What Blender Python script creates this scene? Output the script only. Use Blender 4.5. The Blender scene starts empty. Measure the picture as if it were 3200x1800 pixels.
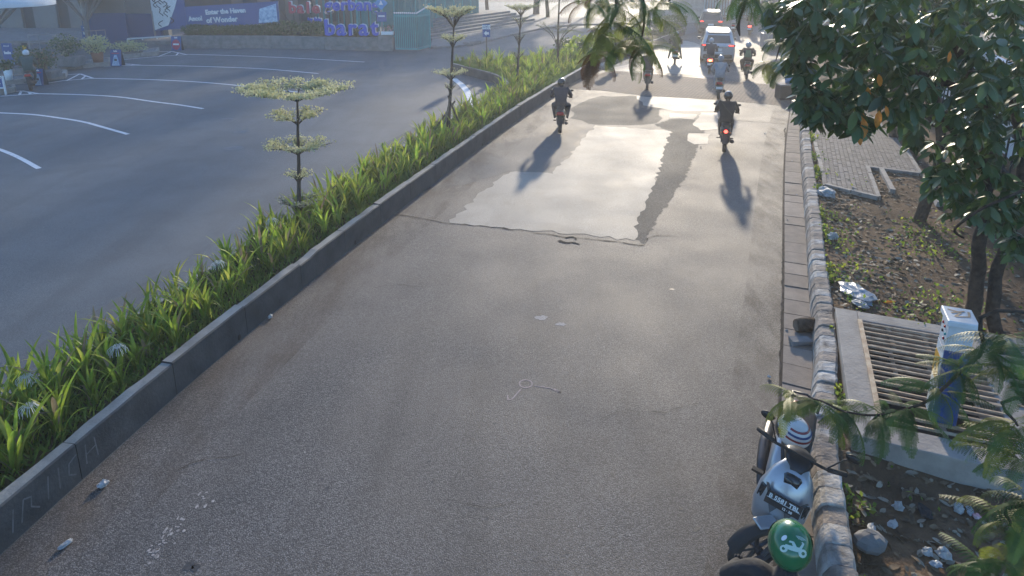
import bpy, bmesh, math, random
import numpy as np
from mathutils import Vector, Matrix, Euler, noise
R = math.radians
random.seed(7); np.random.seed(7)
scene = bpy.context.scene; col = scene.collection
# ---------------------------------------------------------------- camera
FS = 2085.0; TH = R(15); CH = 5.4; PPY = 900 - 1018 + FS * math.tan(TH)
CT, ST = math.cos(TH), math.sin(TH)
cd = bpy.data.cameras.new('camera'); cam = bpy.data.objects.new('camera', cd); col.objects.link(cam)
cam.location = (0, 0, CH); cam.rotation_euler = (R(90) - TH, 0, 0)
cd.sensor_width = 36; cd.lens = 36 * FS / 3200; cd.shift_y = (PPY - 900) / 3200
cd.clip_start = .05; cd.clip_end = 3000; scene.camera = cam
# ---------------------------------------------------------------- sky, sun, exposure
SUN_EL, SUN_AZ = R(15), R(13.3)            # azimuth measured from +Y towards +X
w = bpy.data.worlds.new('World'); scene.world = w; w.use_nodes = True
wn = w.node_tree; bg = wn.nodes['Background']
sky = wn.nodes.new('ShaderNodeTexSky'); sky.sky_type = 'NISHITA'; sky.sun_disc = False
sky.sun_elevation = SUN_EL; sky.sun_rotation = SUN_AZ; sky.air_density = 1.0; sky.dust_density = .4; sky.ozone_density = 5.0
wn.links.new(sky.outputs[0], bg.inputs[0]); bg.inputs[1].default_value = .15
sl = bpy.data.lights.new('sun', 'SUN'); sl.energy = 2.6; sl.angle = R(1.8); sl.color = (1, .86, .66)
so = bpy.data.objects.new('sun', sl); col.objects.link(so); so.location = (15, 60, 40)
sd = Vector((math.sin(SUN_AZ) * math.cos(SUN_EL), math.cos(SUN_AZ) * math.cos(SUN_EL), math.sin(SUN_EL)))
so.rotation_euler = (-sd).to_track_quat('-Z', 'Y').to_euler()
vs = scene.view_settings; vs.view_transform = 'Standard'; vs.look = 'None'; vs.gamma = 1; vs.use_curve_mapping = False
vs.exposure = 1.4
scene.cycles.max_bounces = 6; scene.cycles.transparent_max_bounces = 12; scene.cycles.volume_bounces = 1
scene.cycles.use_denoising = True

# ---------------------------------------------------------------- photo point -> world point
def ray(x, y):
    u = (x - 1600) / FS; v = (y - PPY) / FS
    return Vector((u, CT - v * ST, -ST - v * CT))
def gp(x, y, z=0.0):
    r = ray(x, y); t = (z - CH) / r.z; return Vector((r.x * t, r.y * t, z))
def at(x, y, Y):
    r = ray(x, y); t = Y / r.y; return Vector((r.x * t, Y, CH + r.z * t))

# ---------------------------------------------------------------- helpers
class MB:
    def __init__(s): s.v = []; s.f = []; s.m = []
    def add(s, vs_, fs_, mi=0, M=None):
        o = len(s.v)
        s.v += [tuple(M @ Vector(p)) if M is not None else tuple(p) for p in vs_]
        s.f += [tuple(i + o for i in f) for f in fs_]; s.m += [mi] * len(fs_); return s
    def box(s, c, d, M=None, mi=0, rz=0, jit=0, top=1.0):
        x, y, z = (k / 2 for k in d)
        P = []
        for a, b, e in ((-1,-1,-1),(1,-1,-1),(1,1,-1),(-1,1,-1),(-1,-1,1),(1,-1,1),(1,1,1),(-1,1,1)):
            k = top if e > 0 else 1
            P.append(Vector((a*x*k + random.uniform(-jit, jit), b*y*k + random.uniform(-jit, jit), e*z + random.uniform(-jit, jit))))
        T = Matrix.Translation(Vector(c)) @ Matrix.Rotation(rz, 4, 'Z')
        if M is not None: T = M @ T
        return s.add(P, [(0,3,2,1),(4,5,6,7),(0,1,5,4),(1,2,6,5),(2,3,7,6),(3,0,4,7)], mi, T)
    def tube(s, pts, rad, n=8, mi=0, M=None, cap=True):
        pts = [Vector(p) for p in pts]
        if not hasattr(rad, '__len__'): rad = [rad] * len(pts)
        V = []; F = []; ref = None
        for i, p in enumerate(pts):
            d = (pts[min(i+1, len(pts)-1)] - pts[max(i-1, 0)])
            d = d.normalized() if d.length > 1e-9 else Vector((0,0,1))
            if ref is None: ref = d.orthogonal().normalized()
            a = ref - d * ref.dot(d)
            a = a.normalized() if a.length > 1e-6 else d.orthogonal().normalized()
            ref = a; b = d.cross(a)
            for k in range(n):
                t = 2*math.pi*k/n
                V.append(p + (a*math.cos(t) + b*math.sin(t)) * rad[i])
        for i in range(len(pts)-1):
            for k in range(n):
                F.append((i*n+k, i*n+(k+1)%n, (i+1)*n+(k+1)%n, (i+1)*n+k))
        if cap: F.append(tuple(range(n-1, -1, -1))); F.append(tuple((len(pts)-1)*n+k for k in range(n)))
        return s.add(V, F, mi, M)
    def lathe(s, prof, n=16, mi=0, M=None, arc=2*math.pi, cap=False):
        V = []; F = []; full = abs(arc-2*math.pi) < 1e-6; m = n if full else n+1
        for r_, z in prof:
            for k in range(m):
                t = arc*k/n; V.append((r_*math.cos(t), r_*math.sin(t), z))
        for i in range(len(prof)-1):
            for k in range(n):
                k2 = (k+1) % m; F.append((i*m+k, i*m+k2, (i+1)*m+k2, (i+1)*m+k))
        if cap: F.append(tuple(range(m-1, -1, -1))); F.append(tuple((len(prof)-1)*m+k for k in range(m)))
        return s.add(V, F, mi, M)
    def ell(s, c, r_, nu=12, nv=8, mi=0, M=None, jit=0, zmin=-1.0):
        prof = []
        if not hasattr(r_, '__len__'): r_ = (r_,)*3
        V = []; F = []
        t0 = math.asin(max(-1, zmin))
        for i in range(nv+1):
            t = t0 + (math.pi/2 - t0)*i/nv
            for k in range(nu):
                p = 2*math.pi*k/nu; q = 1 + random.uniform(-jit, jit)
                V.append((c[0]+r_[0]*q*math.cos(t)*math.cos(p), c[1]+r_[1]*q*math.cos(t)*math.sin(p), c[2]+r_[2]*q*math.sin(t)))
        for i in range(nv):
            for k in range(nu): F.append((i*nu+k, i*nu+(k+1)%nu, (i+1)*nu+(k+1)%nu, (i+1)*nu+k))
        if zmin > -1: F.append(tuple(range(nu-1,-1,-1)))
        return s.add(V, F, mi, M)
    def loft(s, rings, mi=0, M=None, cap=True):
        n = len(rings[0]); V = [p for r_ in rings for p in r_]; F = []
        for i in range(len(rings)-1):
            for k in range(n): F.append((i*n+k, i*n+(k+1)%n, (i+1)*n+(k+1)%n, (i+1)*n+k))
        if cap: F.append(tuple(range(n-1,-1,-1))); F.append(tuple((len(rings)-1)*n+k for k in range(n)))
        return s.add(V, F, mi, M)
    def prism(s, pts, z0, z1, mi=0, M=None):
        n = len(pts); ar = sum(pts[i][0]*pts[(i+1)%n][1]-pts[(i+1)%n][0]*pts[i][1] for i in range(n))
        if ar < 0: pts = pts[::-1]
        V = [(p[0],p[1],z0) for p in pts] + [(p[0],p[1],z1) for p in pts]
        F = [tuple(range(n-1,-1,-1)), tuple(range(n,2*n))] + [(k,(k+1)%n,n+(k+1)%n,n+k) for k in range(n)]
        return s.add(V, F, mi, M)
    def sheet(s, pts, z, mi=0):
        n = len(pts); ar = sum(pts[i][0]*pts[(i+1)%n][1]-pts[(i+1)%n][0]*pts[i][1] for i in range(n))
        if ar < 0: pts = pts[::-1]
        return s.add([(p[0],p[1],z) for p in pts], [tuple(range(n))], mi)
    def strip(s, pts, wd, z, mi=0):
        for a, b in zip(pts[:-1], pts[1:]):
            a = Vector((a[0],a[1],0)); b = Vector((b[0],b[1],0)); d = (b-a).normalized(); q = Vector((-d.y,d.x,0))*wd/2
            s.sheet([a+q, a-q, b-q, b+q], z, mi)
        return s
    def build(s, name, mats, parent=None, smooth=False, bevel=0, link=True, M=None):
        me = bpy.data.meshes.new(name); me.from_pydata(s.v, [], s.f)
        if not isinstance(mats, (list, tuple)): mats = [mats]
        for m_ in mats: me.materials.append(m_)
        if len(mats) > 1: me.polygons.foreach_set('material_index', s.m)
        if smooth: me.polygons.foreach_set('use_smooth', [True]*len(s.f))
        me.update()
        o = bpy.data.objects.new(name, me)
        if link: col.objects.link(o)
        if parent: o.parent = parent
        if M is not None: o.matrix_local = M
        if bevel:
            b = o.modifiers.new('bevel', 'BEVEL'); b.width = bevel; b.segments = 2; b.limit_method = 'ANGLE'; b.angle_limit = R(40)
        return o
def npmesh(name, V, F, mats, mi=None, parent=None, smooth=False):
    me = bpy.data.meshes.new(name); V = np.asarray(V, float); F = np.asarray(F, np.int32)
    n, k = F.shape
    me.vertices.add(len(V)); me.vertices.foreach_set('co', V.ravel())
    me.loops.add(n*k); me.loops.foreach_set('vertex_index', F.ravel())
    me.polygons.add(n); me.polygons.foreach_set('loop_start', np.arange(0, n*k, k, dtype=np.int32))
    if not isinstance(mats, (list, tuple)): mats = [mats]
    for m_ in mats: me.materials.append(m_)
    if mi is not None: me.polygons.foreach_set('material_index', np.asarray(mi, np.int32))
    if smooth: me.polygons.foreach_set('use_smooth', np.ones(n, bool))
    me.update(calc_edges=True)
    o = bpy.data.objects.new(name, me); col.objects.link(o)
    if parent: o.parent = parent
    return o
def tag(o, label=None, cat=None, group=None, kind=None):
    if label: o['label'] = label
    if cat: o['category'] = cat
    if group: o['group'] = group
    if kind: o['kind'] = kind
    return o
def thing(name, loc, label, cat, group=None, rz=0):
    o = bpy.data.objects.new(name, None); col.objects.link(o); o.empty_display_size = .1
    o.location = loc; o.rotation_euler = (0, 0, rz); return tag(o, label, cat, group)
def struct(o): o['kind'] = 'structure'; return o
def dup(root, parent=None):
    c = root.copy(); col.objects.link(c); c.parent = parent
    if parent: c.matrix_parent_inverse = root.matrix_parent_inverse.copy()
    for ch in list(root.children): dup(ch, c)
    return c
def text_mesh(name, s, size, m, parent, M, depth=.006, align='CENTER', bold=0):
    cu = bpy.data.curves.new(name, 'FONT'); cu.body = s; cu.size = size; cu.align_x = align; cu.align_y = 'CENTER'
    cu.extrude = depth; cu.offset = bold; cu.resolution_u = 2
    t = bpy.data.objects.new(name, cu); col.objects.link(t)
    dg = bpy.context.evaluated_depsgraph_get(); me = bpy.data.meshes.new_from_object(t.evaluated_get(dg)); me.name = name
    bpy.data.objects.remove(t); me.materials.clear(); me.materials.append(m)
    o = bpy.data.objects.new(name, me); col.objects.link(o)
    if parent: o.parent = parent
    o.matrix_local = M; return o
def inpoly(p, poly):
    x, y = p[0], p[1]; c = False; j = len(poly)-1
    for i in range(len(poly)):
        a, b = poly[i], poly[j]
        if (a[1] > y) != (b[1] > y) and x < (b[0]-a[0])*(y-a[1])/(b[1]-a[1])+a[0]: c = not c
        j = i
    return c
def walk(pts, step):
    """points at even steps along a polyline: (pos, dir)"""
    pts = [Vector((p[0], p[1], 0)) for p in pts]; out = []; acc = 0; nxt = 0
    for a, b in zip(pts[:-1], pts[1:]):
        L = (b-a).length; d = (b-a)/L
        while nxt <= acc+L: out.append((a+d*(nxt-acc), d)); nxt += step
        acc += L
    return out
def smooth_line(pts, n=6):
    pts = [Vector((p[0], p[1], 0)) for p in pts]; out = []
    for i in range(len(pts)-1):
        p0 = pts[max(i-1,0)]; p1 = pts[i]; p2 = pts[i+1]; p3 = pts[min(i+2,len(pts)-1)]
        for k in range(n):
            t = k/n
            out.append(.5*((2*p1)+(-p0+p2)*t+(2*p0-5*p1+4*p2-p3)*t*t+(-p0+3*p1-3*p2+p3)*t**3))
    return out+[pts[-1]]
def offset(pts, d):
    out = []
    for i, p in enumerate(pts):
        t = (pts[min(i+1,len(pts)-1)]-pts[max(i-1,0)]).normalized(); out.append(p+Vector((-t.y,t.x,0))*d)
    return out

# ---------------------------------------------------------------- materials
def mat(name, c1, c2=None, scale=6.0, rough=.7, metal=0.0, bump=0.0, bscale=60.0, spec=.4, trans=0.0, emit=None, rnd=0.0, world=False, alpha=1.0, contrast=(.35,.65), coat=0.0, transmission=0.0):
    m = bpy.data.materials.new(name); m.use_nodes = True; nt = m.node_tree; N = nt.nodes; L = nt.links
    b = N['Principled BSDF']; b.inputs['Roughness'].default_value = rough; b.inputs['Metallic'].default_value = metal
    b.inputs['Specular IOR Level'].default_value = spec; b.inputs['Alpha'].default_value = alpha
    b.inputs['Coat Weight'].default_value = coat; b.inputs['Transmission Weight'].default_value = transmission
    if emit: b.inputs['Emission Color'].default_value = (*emit[:3], 1); b.inputs['Emission Strength'].default_value = emit[3]
    if world: pos = N.new('ShaderNodeNewGeometry').outputs['Position']
    else: pos = N.new('ShaderNodeTexCoord').outputs['Object']
    if c2 is None: c2 = tuple(k*.8 for k in c1)
    nz = N.new('ShaderNodeTexNoise'); nz.inputs['Scale'].default_value = scale; nz.inputs['Detail'].default_value = 5; nz.inputs['Roughness'].default_value = .6
    L.new(pos, nz.inputs['Vector'])
    rp = N.new('ShaderNodeMapRange'); rp.inputs[1].default_value, rp.inputs[2].default_value = contrast; L.new(nz.outputs[0], rp.inputs[0])
    mx = N.new('ShaderNodeMix'); mx.data_type = 'RGBA'; mx.inputs[6].default_value = (*c1, 1); mx.inputs[7].default_value = (*c2, 1)
    L.new(rp.outputs[0], mx.inputs[0]); c = mx.outputs[2]
    if rnd:
        oi = N.new('ShaderNodeObjectInfo'); hs = N.new('ShaderNodeHueSaturation'); r2 = N.new('ShaderNodeMapRange')
        r2.inputs[3].default_value = 1-rnd; r2.inputs[4].default_value = 1+rnd
        L.new(oi.outputs['Random'], r2.inputs[0]); L.new(r2.outputs[0], hs.inputs['Value']); L.new(c, hs.inputs['Color']); c = hs.outputs[0]
    L.new(c, b.inputs['Base Color'])
    if bump:
        n2 = N.new('ShaderNodeTexNoise'); n2.inputs['Scale'].default_value = bscale; n2.inputs['Detail'].default_value = 4; L.new(pos, n2.inputs['Vector'])
        bp = N.new('ShaderNodeBump'); bp.inputs['Strength'].default_value = bump; bp.inputs['Distance'].default_value = .02
        L.new(n2.outputs[0], bp.inputs['Height']); L.new(bp.outputs[0], b.inputs['Normal'])
    if trans:
        t = N.new('ShaderNodeBsdfTranslucent'); ms = N.new('ShaderNodeMixShader'); ms.inputs[0].default_value = trans
        L.new(c, t.inputs['Color']); L.new(b.outputs[0], ms.inputs[1]); L.new(t.outputs[0], ms.inputs[2]); L.new(ms.outputs[0], N['Material Output'].inputs[0])
    return m
def asphalt(name, dark, light, dust, rough=.6, spec=.5, dusta=.5, grain=1.0, bump=.35, mott=.28):
    """aggregate: small stones of differing tone in binder, dusty films, worn tracks"""
    m = bpy.data.materials.new(name); m.use_nodes = True; nt = m.node_tree; N = nt.nodes; L = nt.links
    b = N['Principled BSDF']; b.inputs['Specular IOR Level'].default_value = spec
    pos = N.new('ShaderNodeNewGeometry').outputs['Position']
    def nz(sc, det=4, dist=0.0):
        n = N.new('ShaderNodeTexNoise'); n.inputs['Scale'].default_value = sc; n.inputs['Detail'].default_value = det; n.inputs['Distortion'].default_value = dist; L.new(pos, n.inputs['Vector']); return n.outputs[0]
    def mr(x, a, b_, c_=0.0, d=1.0):
        r_ = N.new('ShaderNodeMapRange'); r_.inputs[1].default_value = a; r_.inputs[2].default_value = b_; r_.inputs[3].default_value = c_; r_.inputs[4].default_value = d; L.new(x, r_.inputs[0]); return r_.outputs[0]
    def mix(f, a, b_):
        x = N.new('ShaderNodeMix'); x.data_type = 'RGBA'
        for k, q in ((6, a), (7, b_)):
            if isinstance(q, tuple): x.inputs[k].default_value = (*q, 1)
            else: L.new(q, x.inputs[k])
        if isinstance(f, float): x.inputs[0].default_value = f
        else: L.new(f, x.inputs[0])
        return x.outputs[2]
    vo = N.new('ShaderNodeTexVoronoi'); vo.inputs['Scale'].default_value = 38*grain; L.new(pos, vo.inputs['Vector'])
    st = N.new('ShaderNodeSeparateColor'); L.new(vo.outputs['Color'], st.inputs[0])
    stone = mr(st.outputs[0], .1, 1.0)
    c = mix(stone, dark, light)
    edge = mr(vo.outputs['Distance'], .25, .7, 0, .75); c = mix(edge, c, tuple(k*.35 for k in dark))
    spk = N.new('ShaderNodeTexNoise'); spk.inputs['Scale'].default_value = 110*grain; L.new(pos, spk.inputs['Vector'])
    c = mix(mr(spk.outputs[0], .62, .8), c, tuple(min(1, k*2.1) for k in light))
    big = mr(nz(.28, 8, .6), .38, .7, 0, dusta); c = mix(big, c, dust)
    c = mix(mr(nz(.9, 8, .5), .45, .72, 0, mott), c, tuple(k*.62 for k in dark))
    mp = N.new('ShaderNodeMapping'); mp.inputs['Rotation'].default_value = (0,0,R(20)); mp.inputs['Scale'].default_value = (1.1,.09,1); L.new(pos, mp.inputs['Vector'])
    tr = N.new('ShaderNodeTexNoise'); tr.inputs['Scale'].default_value = 1.4; tr.inputs['Detail'].default_value = 4; L.new(mp.outputs[0], tr.inputs['Vector'])
    c = mix(mr(tr.outputs[0], .52, .72, 0, .35), c, tuple(k*.55 for k in dark))
    L.new(c, b.inputs['Base Color'])
    L.new(mr(nz(.8, 9), .3, .7, rough-.035, rough+.05), b.inputs['Roughness'])
    bp = N.new('ShaderNodeBump'); bp.inputs['Strength'].default_value = bump; bp.inputs['Distance'].default_value = .012
    ad = N.new('ShaderNodeMath'); ad.operation = 'SUBTRACT'; L.new(spk.outputs[0], ad.inputs[0]); L.new(vo.outputs['Distance'], ad.inputs[1])
    L.new(ad.outputs[0], bp.inputs['Height']); L.new(bp.outputs[0], b.inputs['Normal'])
    return m
def paver_mat(name, c1, c2, mortar, sx, sy, rot):
    m = bpy.data.materials.new(name); m.use_nodes = True; nt = m.node_tree; N = nt.nodes; L = nt.links; b = N['Principled BSDF']
    pos = N.new('ShaderNodeNewGeometry').outputs['Position']
    mp = N.new('ShaderNodeMapping'); mp.inputs['Rotation'].default_value = (0,0,rot); L.new(pos, mp.inputs['Vector'])
    br = N.new('ShaderNodeTexBrick'); br.inputs['Scale'].default_value = 1; br.inputs['Brick Width'].default_value = sx; br.inputs['Row Height'].default_value = sy
    br.inputs['Mortar Size'].default_value = .014; br.inputs['Color1'].default_value = (*c1,1); br.inputs['Color2'].default_value = (*c2,1); br.inputs['Mortar'].default_value = (*mortar,1)
    L.new(mp.outputs[0], br.inputs['Vector'])
    nz = N.new('ShaderNodeTexNoise'); nz.inputs['Scale'].default_value = 1.2; nz.inputs['Detail'].default_value = 6; L.new(pos, nz.inputs['Vector'])
    mx = N.new('ShaderNodeMix'); mx.data_type = 'RGBA'; mx.inputs[7].default_value = (*(k*.6 for k in c1),1); L.new(br.outputs[0], mx.inputs[6])
    r_ = N.new('ShaderNodeMapRange'); r_.inputs[1].default_value = .45; r_.inputs[2].default_value = .75; r_.inputs[4].default_value = .7; L.new(nz.outputs[0], r_.inputs[0]); L.new(r_.outputs[0], mx.inputs[0])
    L.new(mx.outputs[2], b.inputs['Base Color']); b.inputs['Roughness'].default_value = .85; b.inputs['Specular IOR Level'].default_value = .12
    bp = N.new('ShaderNodeBump'); bp.inputs['Strength'].default_value = .6; bp.inputs['Distance'].default_value = .01; bp.invert = True
    L.new(br.outputs['Fac'], bp.inputs['Height']); L.new(bp.outputs[0], b.inputs['Normal'])
    return m
M = {}
M['road'] = asphalt('road_asphalt', (.05,.047,.045), (.23,.21,.195), (.17,.138,.11), rough=.7, spec=.36, dusta=.5, grain=1.9, bump=.32)
M['plaza'] = asphalt('plaza_asphalt', (.082,.096,.105), (.145,.166,.181), (.145,.156,.161), rough=.7, spec=.35, dusta=.5, grain=2.4, bump=.2, mott=.45)
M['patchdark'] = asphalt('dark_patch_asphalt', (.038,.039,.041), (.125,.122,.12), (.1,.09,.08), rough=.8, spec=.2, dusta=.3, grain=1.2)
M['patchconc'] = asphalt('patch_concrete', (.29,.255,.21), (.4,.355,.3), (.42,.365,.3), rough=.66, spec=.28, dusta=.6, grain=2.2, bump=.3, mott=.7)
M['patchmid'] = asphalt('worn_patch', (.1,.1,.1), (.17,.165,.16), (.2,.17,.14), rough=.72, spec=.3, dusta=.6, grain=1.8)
M['band'] = paver_mat('road_pavers', (.28,.215,.165), (.22,.175,.14), (.08,.06,.048), .21, .105, R(-18))
M['ground'] = mat('dirt_ground', (.1,.085,.065), (.16,.13,.1), scale=.4, rough=.95, world=True)
M['soil'] = mat('verge_soil', (.07,.047,.03), (.165,.105,.062), scale=1.1, rough=.95, bump=.8, bscale=28, world=True, spec=.15)
M['bedsoil'] = mat('planter_soil', (.035,.035,.02), (.06,.06,.03), scale=3, rough=.95, world=True, spec=.1)
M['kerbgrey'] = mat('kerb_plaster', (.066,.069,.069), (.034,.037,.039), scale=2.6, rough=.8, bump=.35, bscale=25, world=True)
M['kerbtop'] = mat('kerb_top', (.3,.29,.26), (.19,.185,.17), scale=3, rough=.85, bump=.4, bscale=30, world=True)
M['kstone'] = mat('kerb_stone', (.33,.28,.235), (.17,.145,.125), scale=3.5, rough=.85, bump=.6, bscale=30, rnd=.1, spec=.2, world=True)
M['kstonew'] = mat('kerb_stone_whitewash', (.48,.46,.43), (.17,.15,.13), scale=5, rough=.85, bump=.6, bscale=30, rnd=.1, spec=.2, world=True)
M['gutter'] = mat('gutter_block', (.27,.225,.185), (.2,.165,.14), scale=4, rough=.85, bump=.3, bscale=40, rnd=.14, spec=.25)
M['gutter_base'] = mat('gutter_base', (.05,.042,.036), (.08,.065,.055), scale=6, rough=.95, world=True, spec=.15)
M['paver'] = mat('walk_paver', (.2,.18,.165), (.14,.128,.12), scale=4, rough=.85, bump=.3, bscale=50, rnd=.22, spec=.25)
M['conc'] = mat('concrete', (.33,.3,.265), (.23,.21,.19), scale=3, rough=.85, bump=.35, bscale=30)
M['concd'] = mat('dark_concrete', (.2,.195,.19), (.13,.13,.13), scale=3, rough=.85, bump=.3, bscale=30)
M['rust'] = mat('grate_steel', (.42,.35,.26), (.27,.19,.13), scale=9, rough=.7, metal=.25, bump=.2, rnd=.15)
M['white'] = mat('white_paint', (.62,.62,.61), (.25,.26,.27), scale=7, rough=.65, world=True, contrast=(.52,.8))
M['boxwhite'] = mat('cabinet_white', (.62,.65,.66), (.5,.53,.55), scale=5, rough=.45)
M['boxblue'] = mat('cabinet_blue', (.012,.06,.2), (.01,.045,.15), scale=5, rough=.45)
M['yellow'] = mat('warning_yellow', (.62,.33,.03), rough=.5)
M['black'] = mat('black_rubber', (.018,.018,.019), (.028,.027,.026), scale=9, rough=.75)
M['blackgloss'] = mat('black_plastic', (.016,.016,.018), rough=.35)
M['chrome'] = mat('chrome', (.6,.6,.6), rough=.2, metal=1.0)
M['alloy'] = mat('dark_alloy', (.06,.06,.065), rough=.4, metal=.6)
M['silver'] = mat('silver_paint', (.4,.41,.43), (.37,.38,.4), rough=.3, metal=.5, coat=.4)
M['red'] = mat('red_paint', (.2,.012,.02), rough=.3, coat=.5)
M['redlens'] = mat('red_lens', (.4,.012,.015), rough=.25)
M['redlit'] = mat('red_light_lit', (.6,.02,.02), rough=.3, emit=(1,.06,.04,3.0))
M['amberlit'] = mat('amber_light_lit', (.9,.3,.05), rough=.3, emit=(1,.36,.08,6.0))
M['glass'] = mat('dark_glass', (.02,.025,.028), rough=.12, spec=.6)
M['plate'] = mat('plate_black', (.02,.02,.022), rough=.4)
M['platew'] = mat('plate_white', (.66,.68,.68), (.58,.6,.6), rough=.5)
M['seat'] = mat('seat_vinyl', (.02,.02,.02), rough=.6, bump=.2, bscale=120)
M['skin'] = mat('skin', (.27,.15,.095), rough=.55)
M['shoe'] = mat('shoe', (.03,.028,.028), rough=.7)
M['bark'] = mat('bark', (.085,.065,.05), (.035,.027,.022), scale=12, rough=.95, bump=1.0, bscale=30, spec=.1)
M['barkthin'] = mat('thin_bark', (.06,.048,.04), (.03,.025,.02), scale=14, rough=.9)
M['lily'] = mat('lily_leaf', (.15,.26,.032), (.38,.42,.055), scale=2.5, rough=.4, trans=.65, rnd=.35, spec=.4)
M['lilyy'] = mat('lily_leaf_yellow', (.4,.4,.07), (.26,.32,.05), scale=3, rough=.45, trans=.5, rnd=.2)
M['lilydry'] = mat('lily_leaf_dry', (.3,.23,.13), (.2,.14,.07), scale=6, rough=.8, trans=.3, rnd=.2)
M['grass'] = mat('groundcover', (.07,.15,.025), (.19,.26,.045), scale=1.5, rough=.6, trans=.4, world=True)
M['petal'] = mat('white_petal', (.75,.75,.7), rough=.6, trans=.3)
M['tierleaf'] = mat('variegated_leaf', (.4,.4,.18), (.6,.56,.34), scale=3, rough=.6, trans=.35, spec=.2)
M['tierdull'] = mat('dull_leaf', (.3,.3,.22), (.2,.23,.15), scale=3, rough=.7, trans=.3, spec=.2)
M['bigleaf'] = mat('broad_leaf', (.034,.072,.02), (.06,.105,.03), scale=1.2, rough=.35, trans=.32, rnd=.35, spec=.55)
M['bigleafy'] = mat('broad_leaf_young', (.07,.12,.025), (.1,.14,.03), scale=1.5, rough=.4, trans=.4, rnd=.2)
M['orangeleaf'] = mat('orange_leaf', (.62,.24,.02), (.5,.14,.015), scale=4, rough=.5, trans=.4)
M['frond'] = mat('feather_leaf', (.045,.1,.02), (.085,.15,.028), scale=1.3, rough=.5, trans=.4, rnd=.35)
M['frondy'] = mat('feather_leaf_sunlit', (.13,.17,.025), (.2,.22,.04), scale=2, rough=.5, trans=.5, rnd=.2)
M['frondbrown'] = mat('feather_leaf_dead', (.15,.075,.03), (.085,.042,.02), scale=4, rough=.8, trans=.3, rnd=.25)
M['hedge'] = mat('hedge_leaf', (.03,.075,.022), (.07,.12,.035), scale=.8, rough=.6, trans=.3, world=True)
M['farleaf'] = mat('far_leaf', (.035,.07,.02), (.07,.11,.03), scale=.35, rough=.6, trans=.3, world=True)
M['litter'] = mat('leaf_litter', (.26,.19,.12), (.1,.07,.045), scale=6, rough=.85, world=True, spec=.2)
M['litterp'] = mat('pale_litter', (.36,.32,.25), (.22,.18,.13), scale=6, rough=.8, world=True, spec=.2)
M['plastic'] = mat('white_plastic', (.5,.5,.49), (.3,.31,.31), scale=14, rough=.6, trans=.2, bump=.4, bscale=20)
M['plasticb'] = mat('bluish_plastic', (.3,.36,.42), (.45,.48,.5), scale=6, rough=.35, trans=.25, bump=.5, bscale=14)
M['pink'] = mat('pink_wrapper', (.55,.16,.2), (.6,.5,.5), scale=9, rough=.5)
M['teal'] = mat('gate_teal', (.03,.32,.33), (.03,.27,.28), scale=2, rough=.5)
M['tealf'] = mat('fence_teal', (.02,.19,.19), (.018,.15,.155), scale=1, rough=.6)
M['bannerblue'] = mat('banner_blue', (.025,.07,.2), (.03,.09,.26), scale=.5, rough=.6)
M['letterblue'] = mat('letter_blue', (.012,.06,.4), (.015,.07,.44), rough=.4)
M['letterred'] = mat('letter_red', (.42,.03,.07), rough=.4)
M['letterside'] = mat('letter_side', (.65,.68,.72), rough=.4)
M['signblue'] = mat('sign_blue', (.012,.075,.26), rough=.4)
M['bwall'] = mat('hall_wall', (.16,.165,.16), (.12,.125,.125), scale=.6, rough=.8)
M['bdark'] = mat('hall_dark', (.035,.04,.045), (.05,.055,.06), scale=.6, rough=.8)
M['bblue'] = mat('hall_blue', (.02,.06,.16), (.025,.07,.18), scale=.6, rough=.7)
M['canopy'] = mat('canopy_fabric', (.62,.66,.68), (.5,.54,.57), scale=.8, rough=.7, trans=.2)
M['steel'] = mat('grey_steel', (.25,.26,.27), rough=.5, metal=.4)
M['terracotta'] = mat('terracotta', (.3,.13,.08), rough=.8)
M['wood'] = mat('stake_wood', (.15,.12,.09), (.09,.07,.055), scale=8, rough=.9)
M['graff'] = mat('chalk_scrawl', (.14,.145,.15), (.1,.105,.105), scale=12, rough=.9, world=True, contrast=(.45,.6))
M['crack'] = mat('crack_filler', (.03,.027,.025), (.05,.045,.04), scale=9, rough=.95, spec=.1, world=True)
M['muraldark'] = mat('mural_ink', (.03,.035,.045), rough=.7)
M['ice'] = mat('banner_picture', (.45,.6,.7), (.12,.25,.42), scale=5, rough=.6)

def dust_mat(name, c, amount, scale, stretch=(1,1,1)):
    """a film of dust: ragged, partly see-through"""
    m = mat(name, c, tuple(k*.8 for k in c), scale=6, rough=.85, spec=.2, world=True); nt = m.node_tree; N = nt.nodes; L = nt.links; b = N['Principled BSDF']
    mp = N.new('ShaderNodeMapping'); mp.inputs['Scale'].default_value = stretch; mp.inputs['Rotation'].default_value = (0,0,R(15)); L.new(N.new('ShaderNodeNewGeometry').outputs['Position'], mp.inputs['Vector'])
    n = N.new('ShaderNodeTexNoise'); n.inputs['Scale'].default_value = scale; n.inputs['Detail'].default_value = 9; n.inputs['Roughness'].default_value = .7; L.new(mp.outputs[0], n.inputs['Vector'])
    r_ = N.new('ShaderNodeMapRange'); r_.inputs[1].default_value = .45; r_.inputs[2].default_value = .72; r_.inputs[4].default_value = amount; L.new(n.outputs[0], r_.inputs[0]); L.new(r_.outputs[0], b.inputs['Alpha']); return m
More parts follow.
